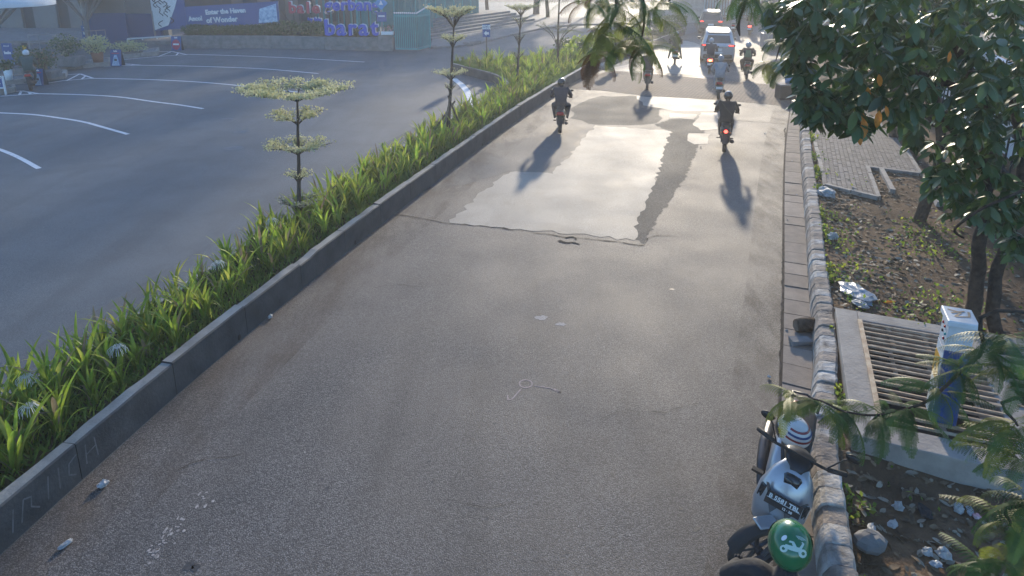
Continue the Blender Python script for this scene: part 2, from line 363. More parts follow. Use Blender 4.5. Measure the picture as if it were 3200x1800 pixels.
# ================================================================ GROUND AND ROADS
def flat(name, pts, z, m): return struct(MB().sheet(pts, z).build(name, m))
flat('ground', [(-700,-300),(700,-300),(700,900),(-700,900)], -.03, M['ground'])
flat('plaza_pavement', [(-90,-12),(3,-12),(3,30),(14,50),(24,95),(-90,95)], 0, M['plaza'])
RK = smooth_line([(-6.0,0),(-5.3,2.6),(-4.73,5.58),(-4.08,8.52),(-2.75,13.41),(-.75,20.0),(.57,24.12),(3.55,32.36),(6.7,39.3),(10.18,45.51),(13.4,52.0)])      # road side of the planter kerb
GUT = smooth_line([(.6,0),(1.3,2.2),(2.39,4.84),(3.21,6.86),(4.65,10.41),(6.5,15.1),(8.41,19.8),(10.9,25.6),(14.6,34.5),(19.5,46)])      # asphalt / gutter line
KB = smooth_line([(1.25,0),(1.95,2.2),(2.8,4.89),(3.45,6.6),(4.26,8.32),(5.09,10.41),(6.05,12.78),(8.85,19.8),(11.3,25.6),(15.0,34.5),(19.9,46)])   # gutter / kerb line
road = [(p.x+.02, p.y) for p in RK] + [(20,62),(24,80),(40,80),(30,60)] + [(p.x, p.y) for p in GUT[::-1]] + [(.6,-12),(-6.5,-12)]
flat('road', road, .004, M['road'])
# patches, each a sheet just above the one below
def gl(*pts): return [tuple(gp(*p)[:2]) for p in pts]
def ragged(pts, step=.25, amp=.05, seed=1):
    rr = random.Random(seed); out = []
    n = len(pts)
    for i in range(n):
        a = Vector(pts[i]); b = Vector(pts[(i+1)%n]); k = max(1, int((b-a).length/step)); d = (b-a).normalized(); q = Vector((-d.y, d.x))
        for j in range(k):
            p = a.lerp(b, j/k); out.append(tuple(p + q*rr.uniform(-amp, amp)*(0 if j == 0 else 1)))
    return out
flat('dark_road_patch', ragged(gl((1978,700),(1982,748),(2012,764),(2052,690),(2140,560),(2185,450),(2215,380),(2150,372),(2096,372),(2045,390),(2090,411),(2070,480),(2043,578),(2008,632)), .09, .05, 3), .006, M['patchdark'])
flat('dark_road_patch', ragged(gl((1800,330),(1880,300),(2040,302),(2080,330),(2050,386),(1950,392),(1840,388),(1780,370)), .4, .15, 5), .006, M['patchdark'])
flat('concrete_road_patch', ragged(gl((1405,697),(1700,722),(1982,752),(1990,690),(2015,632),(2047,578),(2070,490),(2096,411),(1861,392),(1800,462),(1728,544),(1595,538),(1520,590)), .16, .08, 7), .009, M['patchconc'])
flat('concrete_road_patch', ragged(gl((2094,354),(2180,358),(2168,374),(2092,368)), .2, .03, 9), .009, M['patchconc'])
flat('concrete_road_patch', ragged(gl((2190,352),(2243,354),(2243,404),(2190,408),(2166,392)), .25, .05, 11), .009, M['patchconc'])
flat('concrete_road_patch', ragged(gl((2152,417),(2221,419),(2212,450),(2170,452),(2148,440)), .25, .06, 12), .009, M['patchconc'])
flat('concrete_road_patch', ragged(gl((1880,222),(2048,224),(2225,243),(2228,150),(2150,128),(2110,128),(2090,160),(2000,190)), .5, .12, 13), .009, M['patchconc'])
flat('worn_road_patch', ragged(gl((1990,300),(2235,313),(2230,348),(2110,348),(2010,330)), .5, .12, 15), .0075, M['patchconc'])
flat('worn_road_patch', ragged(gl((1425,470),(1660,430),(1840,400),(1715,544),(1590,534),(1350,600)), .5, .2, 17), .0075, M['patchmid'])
flat('paver_band', gl((1745,276),(1880,283),(2003,298),(2237,311),(2440,330),(2440,268),(2271,253),(2050,232),(1910,222),(1835,240)), .0105, M['band'])
# cracks and joints in the surface
ck = MB()
for seed, pts, wd in ((1, [(1240,672),(1300,680),(1360,692),(1405,699),(1500,707),(1640,722)], .03),(2, [(1640,722),(1760,742),(1850,748),(1985,766),(2012,768)], .03),(3, [(2012,768),(2025,745),(2060,735),(2120,742)], .015),(4, [(1748,752),(1770,760),(1790,757),(1812,765)], .07),(5, [(1768,745),(1790,742),(1800,750)], .05),
                      (6, [(2452,400),(2456,480),(2452,540),(2455,620),(2450,760)], .045),(7, [(2450,760),(2448,880),(2446,1000),(2441,1160),(2436,1330)], .035),(8, [(2100,365),(2180,372)], .02),(10, [(430,1500),(560,1465),(640,1440),(760,1420)], .008),(11, [(1150,905),(1240,890),(1330,900),(1430,880)], .008),(12, [(1880,1310),(1960,1280),(2080,1290),(2190,1260)], .007),(13, [(1380,1560),(1500,1590),(1610,1570)], .007),(9, [(2240,372),(2450,388)], .03)):
    rr = random.Random(seed); P_ = [gp(*p) for p in pts]; Q = []
    for a, b in zip(P_[:-1], P_[1:]):
        k = max(2, int((b-a).length/.12)); d = (b-a).normalized(); q = Vector((-d.y, d.x, 0))
        Q += [a.lerp(b, j/k)+q*rr.uniform(-.03,.03) for j in range(k)]
    Q.append(P_[-1])
    for a, b in zip(Q[:-1], Q[1:]): ck.strip([a, b], wd*rr.uniform(.3,1.2), .0118)
struct(ck.build('road_crack', M['crack']))
# pale scuffs and the survey mark on the asphalt
pm = MB(); rr = random.Random(4)
def blot(x, y, rx, ry, seed):
    r2 = random.Random(seed); c_ = gp(x, y); pm.sheet([(c_.x+rx*math.cos(t)*r2.uniform(.6,1.1), c_.y+ry*math.sin(t)*r2.uniform(.6,1.1)) for t in [k*math.pi/7 for k in range(14)]], .0062)
blot(1692,994,.13,.085,1); blot(1752,1014,.09,.06,2)
for i in range(40):
    t = rr.random(); x = 470+t*180+rr.gauss(0,10); y = 1735-t*190+rr.gauss(0,12); blot(x, y, rr.uniform(.006,.02), rr.uniform(.008,.03), i)
for i in range(70): blot(rr.uniform(300,2300), rr.uniform(800,1780), rr.uniform(.004,.011), rr.uniform(.004,.011), 100+i)
struct(pm.build('road_scuff', mat('pale_scuff', (.42,.37,.33), (.2,.18,.165), scale=40, rough=.8, world=True)))
sm = MB(); c0 = gp(1643,1200)
ring = [(c0.x+.085*math.cos(t), c0.y+.085*math.sin(t)) for t in [k*math.pi/9 for k in range(19)]]
sm.strip(ring, .022, .0062); sm.strip(gl((1630,1215),(1600,1248),(1588,1252),(1586,1235)), .02, .0066); sm.strip(gl((1670,1206),(1720,1214),(1752,1228),(1732,1216)), .018, .0066)
struct(sm.build('survey_marking', mat('survey_paint', (.45,.33,.29), (.2,.17,.155), scale=40, rough=.8, world=True)))
dk_ = MB(); rr = random.Random(8); _pm = pm; pm = dk_
for x, y, r_ in ((2130,1592,.03),(2180,1652,.035),(2172,1660,.025),(2100,905,.05),(2062,1042,.03),(590,1772,.07),(610,1776,.05),(1545,455,.1),(1500,465,.06),(2245,1000,.02)): blot(x, y, r_, r_*.8, int(x))
for i in range(45): blot(1500+rr.gauss(0,330), rr.uniform(760,1790), rr.uniform(.006,.022), rr.uniform(.008,.03), 300+i)
pm = _pm; struct(dk_.build('oil_drip', mat('oil_drip', (.022,.021,.021), (.05,.047,.045), scale=30, rough=.6, world=True)))
# dust films along the planter kerb and the gutter
DM = dust_mat('brown_dust', (.19,.14,.1), .42, 2.2, (1,.35,1))
for d0, d1, z, m_ in ((-.02,-1.0,.0128,DM),):
    a = offset([p for p in RK if 2 < p.y < 30], d0); b = offset([p for p in RK if 2 < p.y < 30], d1); struct(MB().sheet([tuple(p.xy) for p in a]+[tuple(p.xy) for p in b[::-1]], z).build('road_dust', m_))
for d0, d1, z, m_ in ((.02,.6,.0128,DM),):
    a = offset([p for p in GUT if 2 < p.y < 30], d0); b = offset([p for p in GUT if 2 < p.y < 30], d1); struct(MB().sheet([tuple(p.xy) for p in a]+[tuple(p.xy) for p in b[::-1]], z).build('road_dust', m_))
# white lane lines on the plaza
LN = {'A': [(-60,452),(0,468),(60,493),(122,527)], 'B': [(-60,350),(0,353),(100,358),(186,369),(260,381),(323,398),(400,420)],
      'C': [(119,293),(250,296),(370,303),(480,318),(560,328),(635,340)], 'D': [(291,245),(470,249),(640,258),(798,273),(930,288)],
      'E': [(440,204),(560,206),(700,210),(833,216),(995,230)], 'F': [(585,170),(700,173),(833,178),(980,185),(1139,194)],
      'G': [(1418,246),(1445,268),(1465,295),(1478,328)]}
for k, pts in LN.items():
    wd = .3 if k == 'G' else .13
    struct(MB().strip(smooth_line([gp(*p) for p in pts], 5), wd, .0055).build('lane_marking', M['white']))
tri = MB()
for T in ([(0,301),(60,297),(119,293),(67,284),(40,287)], [(130,263),(200,252),(291,245),(250,231),(205,234)], [(165,222),(340,206),(440,204),(410,201),(380,199)], [(380,187),(500,176),(584,171),(537,161),(495,161)]):
    a, b, c_, d, e = [gp(*p) for p in T]
    tri.strip([a,b,c_], .12, .0058); tri.strip([c_,d,e], .12, .0062); m1 = b.lerp(c_,.35); m2 = d.lerp(c_,.15); tri.strip([m1.lerp(a,.25),d], .1, .0065); tri.strip([b.lerp(c_,.6), d.lerp(c_,.45)], .1, .0068)
struct(tri.build('lane_marking', M['white']))
mh = MB()
for x, y, r_ in ((730,463,.3),(755,412,.25),(712,371,.2)):
    c_ = gp(x, y); mh.sheet([(c_.x+r_*math.cos(t), c_.y+.8*r_*math.sin(t)) for t in [k*math.pi/8 for k in range(16)]], .004)
struct(mh.build('oil_stain', mat('oil_stain', (.03,.033,.035), (.06,.065,.07), scale=6, rough=.4, world=True)))

# ================================================================ PLANTER BETWEEN THE ROADS
LK = smooth_line([(-7.3,0),(-7.05,2.6),(-6.4,5.5),(-5.75,7.96),(-4.5,12.9),(-3.14,17.99),(-1.93,21.94),(-.85,25.4),(-.32,27.4),(-.42,29.2),(-1.07,30.9),(-2.52,33.0),(-3.1,33.9)])
FAR = [Vector(p) for p in ((-3.2,34.6,0),(-.5,35.6,0),(2.3,37.6,0),(2.0,38.9,0),(4.5,43,0),(8.6,48.8,0),(12.4,53,0))]
PM2 = dust_mat('plaza_dust', (.24,.23,.21), .5, .9, (1,.25,1)); a = [p for p in LK if 2 < p.y < 27]
struct(MB().sheet([tuple(p.xy) for p in offset(a,.03)]+[tuple(p.xy) for p in offset(a,1.3)[::-1]], .0045).build('plaza_dust', PM2))
KH = .46
planter = [(p.x,p.y) for p in RK] + [(13.4,52.6)] + [(p.x,p.y) for p in FAR[::-1]] + [(p.x,p.y) for p in LK[::-1]]
struct(MB().prism([(p.x-.08,p.y) for p in RK]+[(13.2,52.2)]+[(p.x,p.y) for p in FAR[::-1]]+[(p.x+.08,p.y) for p in LK[::-1]], .0, .36).build('planter_soil', M['bedsoil']))
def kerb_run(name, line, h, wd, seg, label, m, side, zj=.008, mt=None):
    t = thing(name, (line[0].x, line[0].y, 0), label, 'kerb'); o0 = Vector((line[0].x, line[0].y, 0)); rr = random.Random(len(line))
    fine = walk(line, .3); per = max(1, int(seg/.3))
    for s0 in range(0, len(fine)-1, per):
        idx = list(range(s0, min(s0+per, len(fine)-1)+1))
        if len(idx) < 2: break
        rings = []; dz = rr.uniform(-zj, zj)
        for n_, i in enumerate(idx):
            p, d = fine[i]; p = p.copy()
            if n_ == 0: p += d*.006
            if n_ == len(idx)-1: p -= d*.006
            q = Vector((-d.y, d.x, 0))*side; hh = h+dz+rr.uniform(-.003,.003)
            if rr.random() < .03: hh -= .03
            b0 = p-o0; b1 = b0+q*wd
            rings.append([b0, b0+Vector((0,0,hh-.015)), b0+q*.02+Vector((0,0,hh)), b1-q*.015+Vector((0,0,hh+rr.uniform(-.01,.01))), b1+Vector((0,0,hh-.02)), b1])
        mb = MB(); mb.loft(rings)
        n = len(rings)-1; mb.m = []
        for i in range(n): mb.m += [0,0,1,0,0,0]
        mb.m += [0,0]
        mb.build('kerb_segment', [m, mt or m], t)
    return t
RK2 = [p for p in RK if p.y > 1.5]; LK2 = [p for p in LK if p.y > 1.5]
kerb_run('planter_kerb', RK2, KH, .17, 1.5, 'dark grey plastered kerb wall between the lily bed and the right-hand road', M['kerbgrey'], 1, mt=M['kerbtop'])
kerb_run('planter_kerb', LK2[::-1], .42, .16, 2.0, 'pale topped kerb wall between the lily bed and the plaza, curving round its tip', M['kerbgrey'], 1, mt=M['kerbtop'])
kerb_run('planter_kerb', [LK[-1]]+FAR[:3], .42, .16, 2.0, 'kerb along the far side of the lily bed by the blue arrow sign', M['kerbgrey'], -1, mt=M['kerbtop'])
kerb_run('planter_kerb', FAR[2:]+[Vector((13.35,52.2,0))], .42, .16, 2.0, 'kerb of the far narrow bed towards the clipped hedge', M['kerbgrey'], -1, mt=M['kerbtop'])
# drain holes and chalk scrawl on the kerb face
gs = MB()
def on_kerb(y, z, out=.004):
    for a, b in zip(RK[:-1], RK[1:]):
        if a.y <= y <= b.y:
            p = a.lerp(b, (y-a.y)/(b.y-a.y)); d = (b-a).normalized(); return Vector((p.x, p.y, z)) + Vector((d.y, -d.x, 0))*out
def scrawl(strokes):
    for st in strokes:
        for (y0,z0),(y1,z1) in zip(st[:-1], st[1:]):
            a = on_kerb(y0,z0); b = on_kerb(y1,z1); d = (b-a).normalized(); n_ = Vector((1,-.2,0)).normalized(); q = d.cross(n_).normalized()*.008
            gs.add([a-q,b-q,b+q,a+q], [(0,1,2,3)])
scrawl([[(5.22,.1),(5.27,.33)],[(5.32,.12),(5.38,.34),(5.46,.3),(5.44,.2),(5.52,.12)],[(5.62,.12),(5.66,.36)],[(5.76,.12),(5.78,.36)],[(6.0,.34),(5.9,.3),(5.88,.18),(5.96,.12)],[(6.1,.13),(6.12,.36)],[(6.12,.24),(6.24,.26)],[(6.24,.36),(6.25,.12)]])
tag(gs.build('chalk_scrawl', M['graff']), 'faint pale scrawled letters on the dark kerb face', 'graffiti')
for y in (8.75, 12.2, 19.5):
    p = on_kerb(y, .06, .003); tag(MB().ell((p.x,p.y,p.z), (.012,.05,.045), 8, 6).build('drain_hole', M['crack']), 'small dark drain hole at the foot of the planter kerb', 'drain hole', 'drain holes in the planter kerb')

# ================================================================ RIGHT-HAND GUTTER, KERB, WALK AND SOIL STRIP
gpoly = [(p.x-.02,p.y) for p in GUT if p.y < 40] + [(p.x+.05,p.y) for p in KB if p.y < 40][::-1]
gut = struct(MB().sheet(gpoly, .0085).build('gutter', M['gutter_base']))
rr = random.Random(21)
kbw = walk(KB, .5)
def near_on(line, p, d):
    best = None
    for a, b in zip(line[:-1], line[1:]):
        den = (b.x-a.x)*(-d.x) - (b.y-a.y)*d.y if False else 0
    q = Vector((-d.y, d.x, 0)); bd = 9
    for a in line:
        t = (a-p).dot(d)
        if abs(t) < bd: bd = abs(t); best = a
    i = line.index(best); a = line[max(i-1,0)]; b = line[min(i+1,len(line)-1)]; e = (b-a).normalized()
    s = -(a-p).dot(d)/max(e.dot(d),.1); return a+e*s
nb = 0
for i, (p, d) in enumerate(kbw[:-1]):
    if p.y < 1.0 or p.y > 34: continue
    g = near_on(GUT, p, d); p2, d2 = kbw[i+1]; g2 = near_on(GUT, p2, d2)
    wv = (p-g); g_ = g+wv*.06; g2_ = g2+(p2-g2)*.06; k_ = p-wv*.02; k2 = p2-(p2-g2)*.02
    gap = .012/ .5; a = g_.lerp(g2_, gap); b = g2_.lerp(g_, gap); c_ = k2.lerp(k_, gap); e = k_.lerp(k2, gap)
    z = .03+rr.uniform(-.006,.006); tl = rr.uniform(-.006,.006)
    MB().add([(*a.xy,.009),(*b.xy,.009),(*c_.xy,.009),(*e.xy,.009),(*a.xy,z),(*b.xy,z+tl),(*c_.xy,z+tl),(*e.xy,z)], [(0,3,2,1),(4,5,6,7),(0,1,5,4),(1,2,6,5),(2,3,7,6),(3,0,4,7)]).build('gutter_block', M['gutter'], gut)
vk = thing('verge_kerb', (KB[0].x, KB[0].y, 0), 'worn kerb of rounded whitewashed stones along the gutter and the soil strip', 'kerb'); o0 = Vector((KB[0].x, KB[0].y, 0))
stone_var = []
for k in range(5):
    mb = MB(); L_, Wd, Hh = .236, .25, .34; rings = []
    for yy in (-.5, -.46, -.15, .15, .46, .5):
        s_ = .985 if abs(yy) > .47 else 1; j = lambda: rr.uniform(-.006,.006)
        rings.append([Vector((x*s_, yy*L_, z*(s_ if z > .2 else 1))) for x, z in ((-.16,0),(-.145+j(),.2+j()),(-.105+j(),.3+j()),(-.06+j(),Hh-.01+j()),(.09+j(),Hh+j()),(.118+j(),.31+j()),(.12,0))])
    mb.loft(rings); stone_var.append(mb.build('kerb_stone', M['kstone'], link=False, smooth=False).data)
    m2 = stone_var[-1].copy(); m2.materials[0] = M['kstonew']; stone_var.append(m2)
for i, (p, d) in enumerate(walk(KB, .24)):
    if p.y < 1.0 or p.y > 32: continue
    wht = rr.random() < (.55 if p.y < 9 else .25)
    o = bpy.data.objects.new('kerb_stone', stone_var[2*rr.randrange(5)+(1 if wht else 0)]); col.objects.link(o); o.parent = vk
    q = p - o0 + Vector((d.y,-d.x,0))*(.15+rr.uniform(-.006,.006)); o.location = (q.x,q.y,rr.uniform(-.012,.004)); o.rotation_euler = (rr.uniform(-.02,.02), rr.uniform(-.02,.02), math.atan2(-d.x,d.y)+rr.uniform(-.012,.012))
    o.scale = (1,rr.uniform(.985,1.015),rr.uniform(.96,1.02))
core = MB(); core.loft([[p-o0+Vector((d.y,-d.x,0))*x+Vector((0,0,z)) for x, z in ((.01,0),(.03,.17),(.07,.26),(.11,.285),(.22,.285),(.25,.26),(.262,0))] for p, d in walk(KB, .3) if 1 < p.y < 32]); core.build('mortar_core', M['gutter_base'], vk)
# soil strip: uneven sheet from the kerb to the boundary wall
def soil_z(x, y):
    n = noise.noise(Vector((x*.9,y*.9,0)))*.05 + noise.noise(Vector((x*4,y*4,3)))*.015
    base = .24
    if y < 6.2: base = .24 - .14*min(1,(6.2-y)/.5)
    return base+n
KI = offset(KB, -.27)
GO = Vector((4.85,8.98,0)); E1 = Vector((-.37,-.93,0)).normalized(); E2 = Vector((.93,-.37,0)).normalized()
sv = []; sf = []; nx = 46
line = walk(KI, .22)
for i, (p, d) in enumerate(line):
    n_ = Vector((d.y,-d.x,0))
    for k in range(nx):
        q = p + n_*(k*.16 if k < 40 else 6.4+(k-40)*2.5); sv.append((q.x,q.y,soil_z(q.x,q.y)))
for i in range(len(line)-1):
    for k in range(nx-1):
        a = Vector(sv[i*nx+k]); r_ = a-GO; u_, v_ = r_.dot(E1), r_.dot(E2)
        if .15 < u_ < 2.85 and .1 < v_ < 2.5: continue
        sf.append((i*nx+k, i*nx+k+1, (i+1)*nx+k+1, (i+1)*nx+k))
soil = struct(npmesh('soil_strip', sv, sf, M['soil'], smooth=True))
# paved walk of small blocks, the nearest 300 laid one by one
WALK = [gp(*p, .25).xy for p in ((2577,583),(2745,624),(2710,527),(2875,549),(2828,468),(2700,340),(2640,300),(2515,300),(2546,450),(2569,543))]
wk = struct(MB().prism([tuple(p) for p in WALK], .1, .298).build('walkway', M['gutter_base']))
ang = math.atan2(9.9, 4.1)
u_ = Vector((math.cos(ang), math.sin(ang))); v_ = Vector((-u_.y, u_.x)); org = Vector(WALK[0])
pav = []
for r_ in range(-60, 60):
    for c_ in range(-40, 90):
        p = org + u_*((c_+(.5 if r_ % 2 else 0))*.21) + v_*(r_*.105)
        if inpoly(p, WALK): pav.append(p)
pav.sort(key=lambda p: p.length)
pm_ = MB().box((0,0,0), (.2,.096,.05)).build('paver', M['paver'], link=False).data
for i, p in enumerate(pav[:300]):
    o = bpy.data.objects.new('paver', pm_); col.objects.link(o); o.parent = wk; o.location = (p.x,p.y,.29+rr.uniform(-.004,.004)); o.rotation_euler = (rr.uniform(-.02,.02),rr.uniform(-.02,.02),ang)
mb = MB()
for p in pav[300:]: mb.box((p.x,p.y,.29+rr.uniform(-.004,.004)), (.2,.096,.05), rz=ang)
o = mb.build('far_pavers', M['paver'], wk); o['kind'] = 'stuff'
for a, b, nm in ((0,1,0),(1,2,1),(2,3,2),(3,4,3),(9,8,4)):
    a = Vector(WALK[a]); b = Vector(WALK[b]); d = (b-a).normalized(); q = Vector((d.y,-d.x))*(.05 if a is not b else 0)
    n_ = max(1, int((b-a).length/.6))
    for k in range(n_):
        m_ = a.lerp(b, (k+.5)/n_)
        MB().box((m_.x,m_.y,.26), ((b-a).length/n_*.97,.09,.14), rz=math.atan2(d.y,d.x), jit=.006).build('edging_block', M['conc'], wk)
for x0, y0, x1, y1 in ((2755,533,2790,600),(2890,560,2935,640)):
    a = gp(x0,y0,.28); b = gp(x1,y1,.28); d = b-a
    tag(MB().box(((a+b)/2), (d.length,.1,.12), rz=math.atan2(d.y,d.x), jit=.01).build('loose_kerb_block', M['conc']), 'long pale concrete kerb block lying loose beside the paved walk', 'concrete block', 'loose concrete blocks')

# ================================================================ DRAIN CHAMBER WITH STEEL GRATE
ch = thing('drain_chamber', GO, 'concrete drain chamber with rusty steel bar grate beside the kerb', 'drain')
A = math.atan2(E2.y, E2.x)
def cb(u0, u1, v0, v1, z0, z1, name, m, jit=0, bevel=.012):
    c_ = E1*((u0+u1)/2)+E2*((v0+v1)/2)+Vector((0,0,(z0+z1)/2)); return MB().box(c_, (v1-v0,u1-u0,z1-z0), rz=A, jit=jit).build(name, m, ch, bevel=bevel)
cb(0,3.0,-.02,.27,-.02,.42,'rim_wall',M['conc']); cb(0,.27,.272,2.6,-.02,.418,'rim_wall',M['conc']); cb(2.68,3.0,.272,2.6,-.02,.418,'rim_wall',M['conc']); cb(.272,2.678,1.6,1.86,-.02,.416,'rim_wall',M['conc'])
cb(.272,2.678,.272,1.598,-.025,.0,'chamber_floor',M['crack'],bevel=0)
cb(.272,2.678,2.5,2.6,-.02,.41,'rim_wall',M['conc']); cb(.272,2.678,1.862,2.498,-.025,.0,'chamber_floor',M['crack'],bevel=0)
cb(.29,2.66,.25,.31,.424,.44,'frame_angle',M['rust'],bevel=0)
for i in range(19):
    u0 = .36+i*.123+rr.uniform(-.012,.012)
    if i in (16,): continue
    cb(u0-.011-(.02 if i in (5,12) else 0),u0+.011,.285,1.63+rr.uniform(-.02,.02),.402+rr.uniform(-.004,.004),.432,'grate_bar',M['rust'],jit=.004,bevel=0)
for i in range(12): cb(.4+i*.19,.43+i*.19,1.8,2.53,.4,.43,'grate_bar',M['rust'],bevel=0)
for v0, u0, u1 in ((.62,.3,.95),(.56,.95,1.75),(1.05,.3,.95),(.98,.95,1.8),(.9,1.85,2.62),(1.35,.3,2.6)):
    cb(u0,u1,v0,v0+.05,.378,.399,'grate_crossbar',M['rust'],bevel=0)
# switch cabinet standing on the grate
bx_ = thing('switch_cabinet', (4.86,6.5,.434), 'white and blue post cabinet with yellow warning plate standing on the drain grate', 'cabinet', rz=A)
bx_.scale = (1.0,1.0,1.0)
MB().box((0,0,.45), (.24,.3,.9)).build('lower_body', M['boxblue'], bx_, bevel=.006)
MB().box((0,0,1.05), (.24,.3,.298)).build('upper_body', M['boxwhite'], bx_, bevel=.006)
MB().box((0,0,1.235), (.29,.37,.07)).build('lid', M['boxwhite'], bx_, bevel=.012)
MB().box((-.1235,.0,.45), (.006,.29,.89)).build('door', M['boxwhite'], bx_, bevel=.002)
dp = MB(); dp.add([(-.128,-.148,.02),(-.128,.02,.02),(-.128,-.148,.72)], [(0,2,1)]); dp.build('blue_wedge', M['boxblue'], bx_)
wp = MB().box((-.130,.03,.62), (.006,.2,.3)).build('warning_plate', M['yellow'], bx_)
MB().add([(-.1345,-.02,.55),(-.1345,.09,.55),(-.1345,.035,.69)], [(0,2,1)]).build('triangle_mark', M['black'], wp)
for yy, zz, m_ in ((.06,1.13,'redlens'),(-.02,1.12,'redlens'),(-.08,1.06,'teal'),(.04,1.04,'black'),(-.05,.99,'redlens')):
    MB().lathe([(.0,-.002),(.016,-.002),(.016,.012),(0,.014)], 10, M=Matrix.Translation((-.122,yy,zz)) @ Matrix.Rotation(R(-90),4,'Y')).build('push_button', M[m_], bx_, smooth=True)
st_ = MB()
for a, b in (((-.1,.1),(.02,.06)),((.02,.06),(-.06,-.06)),((-.06,-.06),(.08,-.02)),((.08,-.02),(.1,.1)),((-.08,.02),(.06,.1))): st_.strip([a,b], .025, 1.2725+.0006*len(st_.f))
st_.build('lid_stain', M['rust'], bx_)
# ================================================================ VEGETATION
rng = np.random.default_rng(11)
def frames(n, up_bias=0.0, down=0.0):
    """random leaf frames: (n,3,3) rows = across, along, normal"""
    a = rng.normal(size=(n,3)); a[:,2] -= down; a /= np.linalg.norm(a,axis=1,keepdims=True)
    b = rng.normal(size=(n,3)); b[:,2] += up_bias; nrm = b - a*np.sum(a*b,axis=1,keepdims=True); nrm /= np.linalg.norm(nrm,axis=1,keepdims=True)
    return np.stack([np.cross(a,nrm), a, nrm], axis=1)
DIAM = np.array([(0,0,0),(-.32,.5,.06),(0,1,0),(.32,.5,.06)],float); DIAMF = np.array([(0,3,2,1)])
rows = ((0,.03,0),(.25,.42,-.015),(.58,.5,-.03),(.86,.28,-.06),(1,.02,-.1))
BROAD = np.array([(s*w_,y,z+(abs(s)*.1*w_)) for y,w_,z in rows for s in (-.42,0,.42)],float)
BROADF = np.array([(i*3+k,i*3+k+1,i*3+k+4,i*3+k+3) for i in range(4) for k in range(2)])
def place(T, F, pos, fr, size):
    n = len(pos); V = np.einsum('tk,nkj->ntj', T, fr)*np.asarray(size)[:,None,None] + pos[:,None,:]
    FF = (F[None]+(np.arange(n)*len(T))[:,None,None]).reshape(-1,4); return V.reshape(-1,3), FF
def cloud(name, pos, size, m, parent=None, T=DIAM, F=DIAMF, up=.3, down=0.0, mi=None, kind=None):
    pos = np.asarray(pos,float); V, FF = place(T, F, pos, frames(len(pos),up,down), size)
    if mi is not None: mi = np.repeat(mi, len(F))
    o = npmesh(name, V, FF, m, mi, parent)
    if kind: o['kind'] = kind
    return o
def ball(n, c, r, hollow=.5):
    d = rng.normal(size=(n,3)); d /= np.linalg.norm(d,axis=1,keepdims=True); q = hollow+(1-hollow)*rng.random((n,1))**.6
    return np.asarray(c)+d*q*np.asarray(r)

# ---------------------------------------------------------------- lily bed
def strap(L, wd, lean, arch, kink=False):
    """one long strap leaf rising from the origin and arching over towards +Y"""
    n = 7; V = []; F = []; p = Vector((0,0,0)); a = lean
    for i in range(n+1):
        t = i/n; w_ = wd*(.55+.9*t if t < .5 else 1.0)*(1 if t < .6 else max(.04, 1-((t-.6)/.4)**1.6)); d = Vector((0,math.sin(a),math.cos(a))); nrm = Vector((0,-math.cos(a),math.sin(a)))
        V += [p+Vector((-w_/2,0,0))+nrm*w_*.22, p.copy(), p+Vector((w_/2,0,0))+nrm*w_*.22]
        p = p+d*L/n; a += arch/n*(.35+1.3*t)
        if kink and i == 4: a += 1.3
    for i in range(n):
        for k in range(2): F.append((i*3+k,i*3+k+1,i*3+k+4,i*3+k+3))
    return V, F
leafvar = []
for k in range(12):
    V, F = strap(random.uniform(.54,.84), random.uniform(.04,.06), random.uniform(.04,.4), random.uniform(.15,1.5), kink=(k % 6 == 5))
    leafvar.append((V, F))
def lmesh(k, m):
    me = bpy.data.meshes.new('leaf'); me.from_pydata(leafvar[k][0], [], leafvar[k][1]); me.materials.append(m); me.polygons.foreach_set('use_smooth', [True]*len(leafvar[k][1])); return me
LM = {m: [lmesh(k, M[m]) for k in range(12)] for m in ('lily','lilyy','lilydry')}
def line_x(line, y):
    for a, b in zip(line[:-1], line[1:]):
        if a.y <= y <= b.y: return a.x+(b.x-a.x)*(y-a.y)/(b.y-a.y)
def in_bed(x, y, mg=.22):
    if y > 33: return inpoly((x,y), planter) and inpoly((x+mg,y+mg), planter) and inpoly((x-mg,y-mg), planter)
    l, r_ = line_x(LK, y), line_x(RK, y)
    return l is not None and r_ is not None and l+mg < x < r_-mg-.15
pts = []; tries = 0; pr = random.Random(5)
while tries < 30000 and len(pts) < 300:
    tries += 1; y = 4 + 32*(pr.random()**1.3); x = pr.uniform(-7,6)
    if not in_bed(x, y): continue
    sp = .25 if y < 14 else (.32 if y < 25 else .5)
    if noise.noise(Vector((x*.8,y*.45,9))) < -.5: continue
    if any(abs(x-a)+abs(y-b) < 3*sp and math.hypot(x-a,y-b) < sp for a,b in pts): continue
    pts.append((x,y))
pts.sort(key=lambda p: p[1])
LG = 'spider lilies growing along the planter bed'
def flower(parent, z):
    mb = MB(); mb.tube([(0,0,0),(.02,.02,z*.6),(.03,.05,z)], .007, 5, mi=1)
    for k in range(5):
        a0 = k*1.256; c_ = Vector((.03,.05,z))
        for j in range(4):
            a = a0+j*.3; r_ = .09+.02*math.sin(j*2+k)
            mb.tube([c_, c_+Vector((math.cos(a)*r_*.5,math.sin(a)*r_*.5,.05)), c_+Vector((math.cos(a)*r_,math.sin(a)*r_,.0)), c_+Vector((math.cos(a)*r_*1.1,math.sin(a)*r_*1.1,-.05))], .003, 3)
    return mb.build('flower', [M['petal'],M['lily']], parent)
NLEAF = 48
fl = {6,13,24,31,37,60,75}
